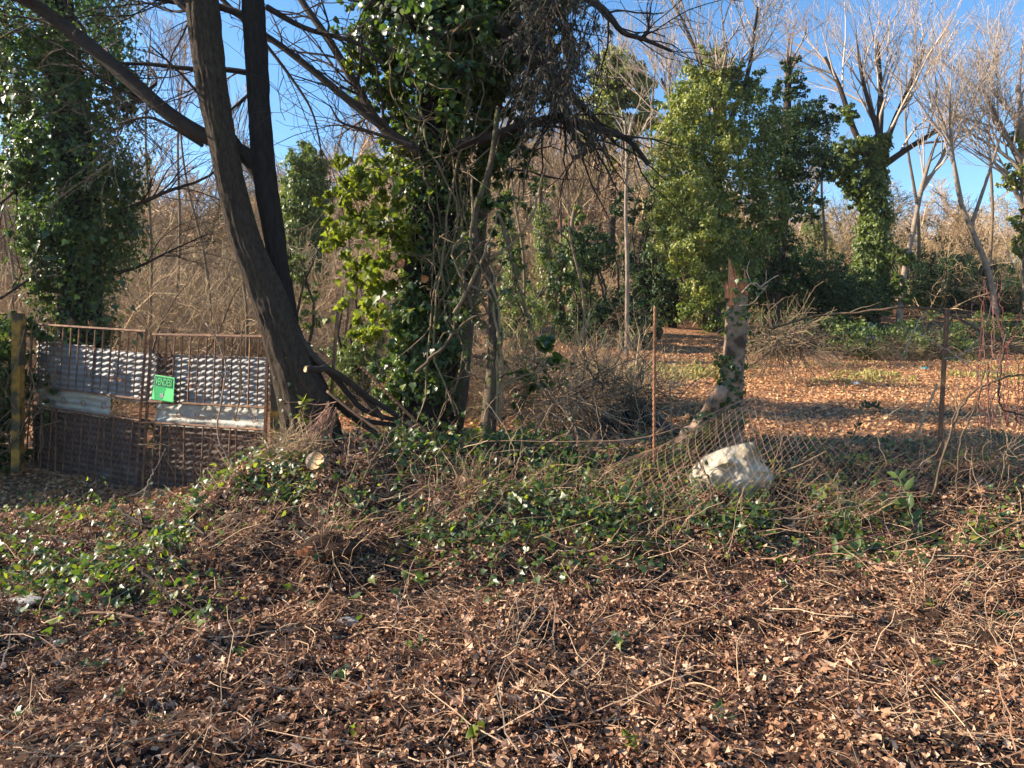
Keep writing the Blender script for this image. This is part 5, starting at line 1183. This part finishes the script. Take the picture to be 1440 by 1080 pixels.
# thin dry stalks along the fence
for i in range(46):
    px = RNG.uniform(700, 1440); Yd = RNG.uniform(6.7, 8.6); x0 = (px-720)/F*Yd; by = HY-(float(H(x0, Yd))-CZ)*F/Yd
    cane('thin dry stalk standing along the wire fence', [(px, by+2), (px+RNG.normal(0, 12), by-RNG.uniform(25, 60)), (px+RNG.normal(0, 30), by-RNG.uniform(50, 130))], Yd, .005, .0025, 'twig' if i % 2 else 'tan_brush', 3, 'dry_stalk', 'stalk', 'dry stalks along the fence', (.1, .35))
# sticks in the litter
for i in range(70):
    px = RNG.uniform(20, 1420); py = RNG.uniform(800, 1070); Yd = CZ*F/(py-HY)*.96; a = RNG.uniform(0, PI); L = RNG.uniform(25, 80)
    cane('brown stick lying in the foreground leaf litter', [(px, py, Yd), (px+L*math.cos(a)*.5, py-8, Yd+.06*math.sin(a)), (px+L*math.cos(a), py-10*math.sin(a), Yd+.2*math.sin(a))], Yd, RNG.uniform(.003, .006), .002, 'twig' if i % 3 else 'liana', 2, 'fallen_stick', 'stick', 'sticks in the foreground litter', (.05, .2), True)
# bigger single dead leaves
from mathutils import Euler
for i in range(70):
    px = RNG.uniform(5, 1435); py = RNG.uniform(830, 1075); Yd = CZ*F/(py-HY); x0 = (px-720)/F*Yd
    o = bpy.data.objects.new('fallen_leaf', DEAD_MESHES[i % 4]); COL.objects.link(o)
    o.location = (x0, Yd, float(H(x0, Yd))+.025); o.rotation_euler = Euler((RNG.normal(0, .35), RNG.normal(0, .35), RNG.uniform(0, 6.28))); sz = RNG.uniform(.045, .085); o.scale = (sz,)*3
    tag(o, 'pale curled dead leaf lying on top of the foreground litter', 'leaf', 'pale dead leaves on the foreground litter')
# small green seedlings in the litter
for i, (px, py) in enumerate([(667, 1022), (252, 820), (128, 925), (505, 1015), (35, 985), (340, 905), (700, 880), (1320, 925), (590, 900), (885, 1040), (1010, 1000), (230, 1005), (1235, 780), (870, 905), (1410, 870), (480, 930), (165, 985), (1100, 835)]):
    Yd = CZ*F/(py-HY)*.97; x0 = (px-720)/F*Yd; z = float(H(x0, Yd)); n = 8
    root = empty('ivy_sprig', (x0, Yd, z), 'small ivy sprig poking up through the foreground litter', 'plant', 'ivy sprigs in the foreground litter')
    mb = MB(); stick(mb, [np.array([x0, Yd, z-.01]), np.array([x0+.02, Yd, z+.05])], .002, .002, 4, 3); part(mb, 'stem', M['liana'], root)
    leaf_parts(root, LIME_MESHES if i in (0, 3, 9) else IVY_MESHES, np.array([x0, Yd, z+.035])+RNG.normal(0, .03, (n, 3))*[1, 1, .4], RNG.normal(0, .5, (n, 3))+[-.2, -.4, 1], RNG.normal(size=(n, 3)), RNG.uniform(.03, .06, n), 'ivy_leaf')
# leafy laurel shoots at the right of the bank
def shoot(label, pts, Y, nl, ls, m='ivy_far'):
    P = catmull(UP(pts, Y), 30); root = empty('leafy_shoot', tuple(P[0]), label, 'plant')
    mb = MB(); tubes(mb, P, np.linspace(.007, .003, 30), 5); part(mb, 'stem', M['liana'], root)
    k = RNG.integers(5, 30, nl); d = norm(P[-1]-P[0])
    sd = RNG.choice([-1, 1], (nl, 1))
    tip = d+sd*np.cross(d, [0, 1., 0])*1.1+RNG.normal(0, .3, (nl, 3)); nr = RNG.normal(0, .4, (nl, 3))+[-.3, -.6, .8]
    me = [leaf_mesh('leaf', T_LANCE, M[m], .15)]
    leaf_parts(root, me, P[k], nr, tip, RNG.uniform(.7, 1.2, nl)*ls, 'leaf')
shoot('upright laurel shoot with long green leaves left of the fence post', [(1300, 775, 6.1), (1285, 740, 6.2), (1275, 700, 6.3), (1262, 668, 6.4)], 6.2, 26, .13)
shoot('laurel shoot trailing left over the right end of the ivy bank', [(1300, 775, 6.0), (1260, 770, 5.9), (1215, 772, 5.8), (1170, 780, 5.75)], 6, 30, .12)
shoot('low laurel shoot at the right end of the ivy bank', [(1320, 790, 5.9), (1350, 765, 5.9), (1375, 760, 5.9)], 6, 20, .11)
shoot('young green shoot at the foot of the leaning tree', [(425, 600, 7.0), (422, 580, 6.95), (428, 562, 6.9)], 6.9, 18, .09, 'lime')
shoot('leafy dark shoot above the sunlit clearing edge', [(1190, 640, 7.0), (1205, 600, 7.0), (1215, 572, 7.0), (1240, 575, 7.0)], 7, 22, .08, 'ivy')

# trees and hedge standing left of the picture: the wood goes on beyond the frame and shades the drive
for i, (x0, y0, hh, w_) in enumerate(((-9.1, 9.75, 2.9, 1.1), (-9.6, 11.3, 3.4, 1.2), (-11.0, 10.2, 3.8, 1.3), (-12.4, 12.6, 4.2, 1.3))):
    z = float(H(x0, y0)); root = empty('roadside_bush', (x0, y0, z), 'dense roadside bush beyond the left picture edge', 'bush', 'roadside bushes left of the gate')
    mb = MB(); stick(mb, [np.array([x0, y0, z-.1]), np.array([x0+.1, y0, z+hh*.6]), np.array([x0, y0, z+hh])], .07, .02, 10, 7, .02); part(mb, 'stem', M['bough'], root)
    mb = MB(); shell_leaves(mb, np.array([x0, y0, z+hh*.5]), (w_, w_, hh*.55), 6500, .11, T_QUAD, .6); part(mb, 'foliage', M['ivy'], root, kind='stuff')

tot = sum(len(o.data.loops)-2*len(o.data.polygons) for o in {o.data.name: o for o in sc.objects if o.type == 'MESH'}.values())
print('TRIANGLES', tot, 'OBJECTS', len(sc.objects))
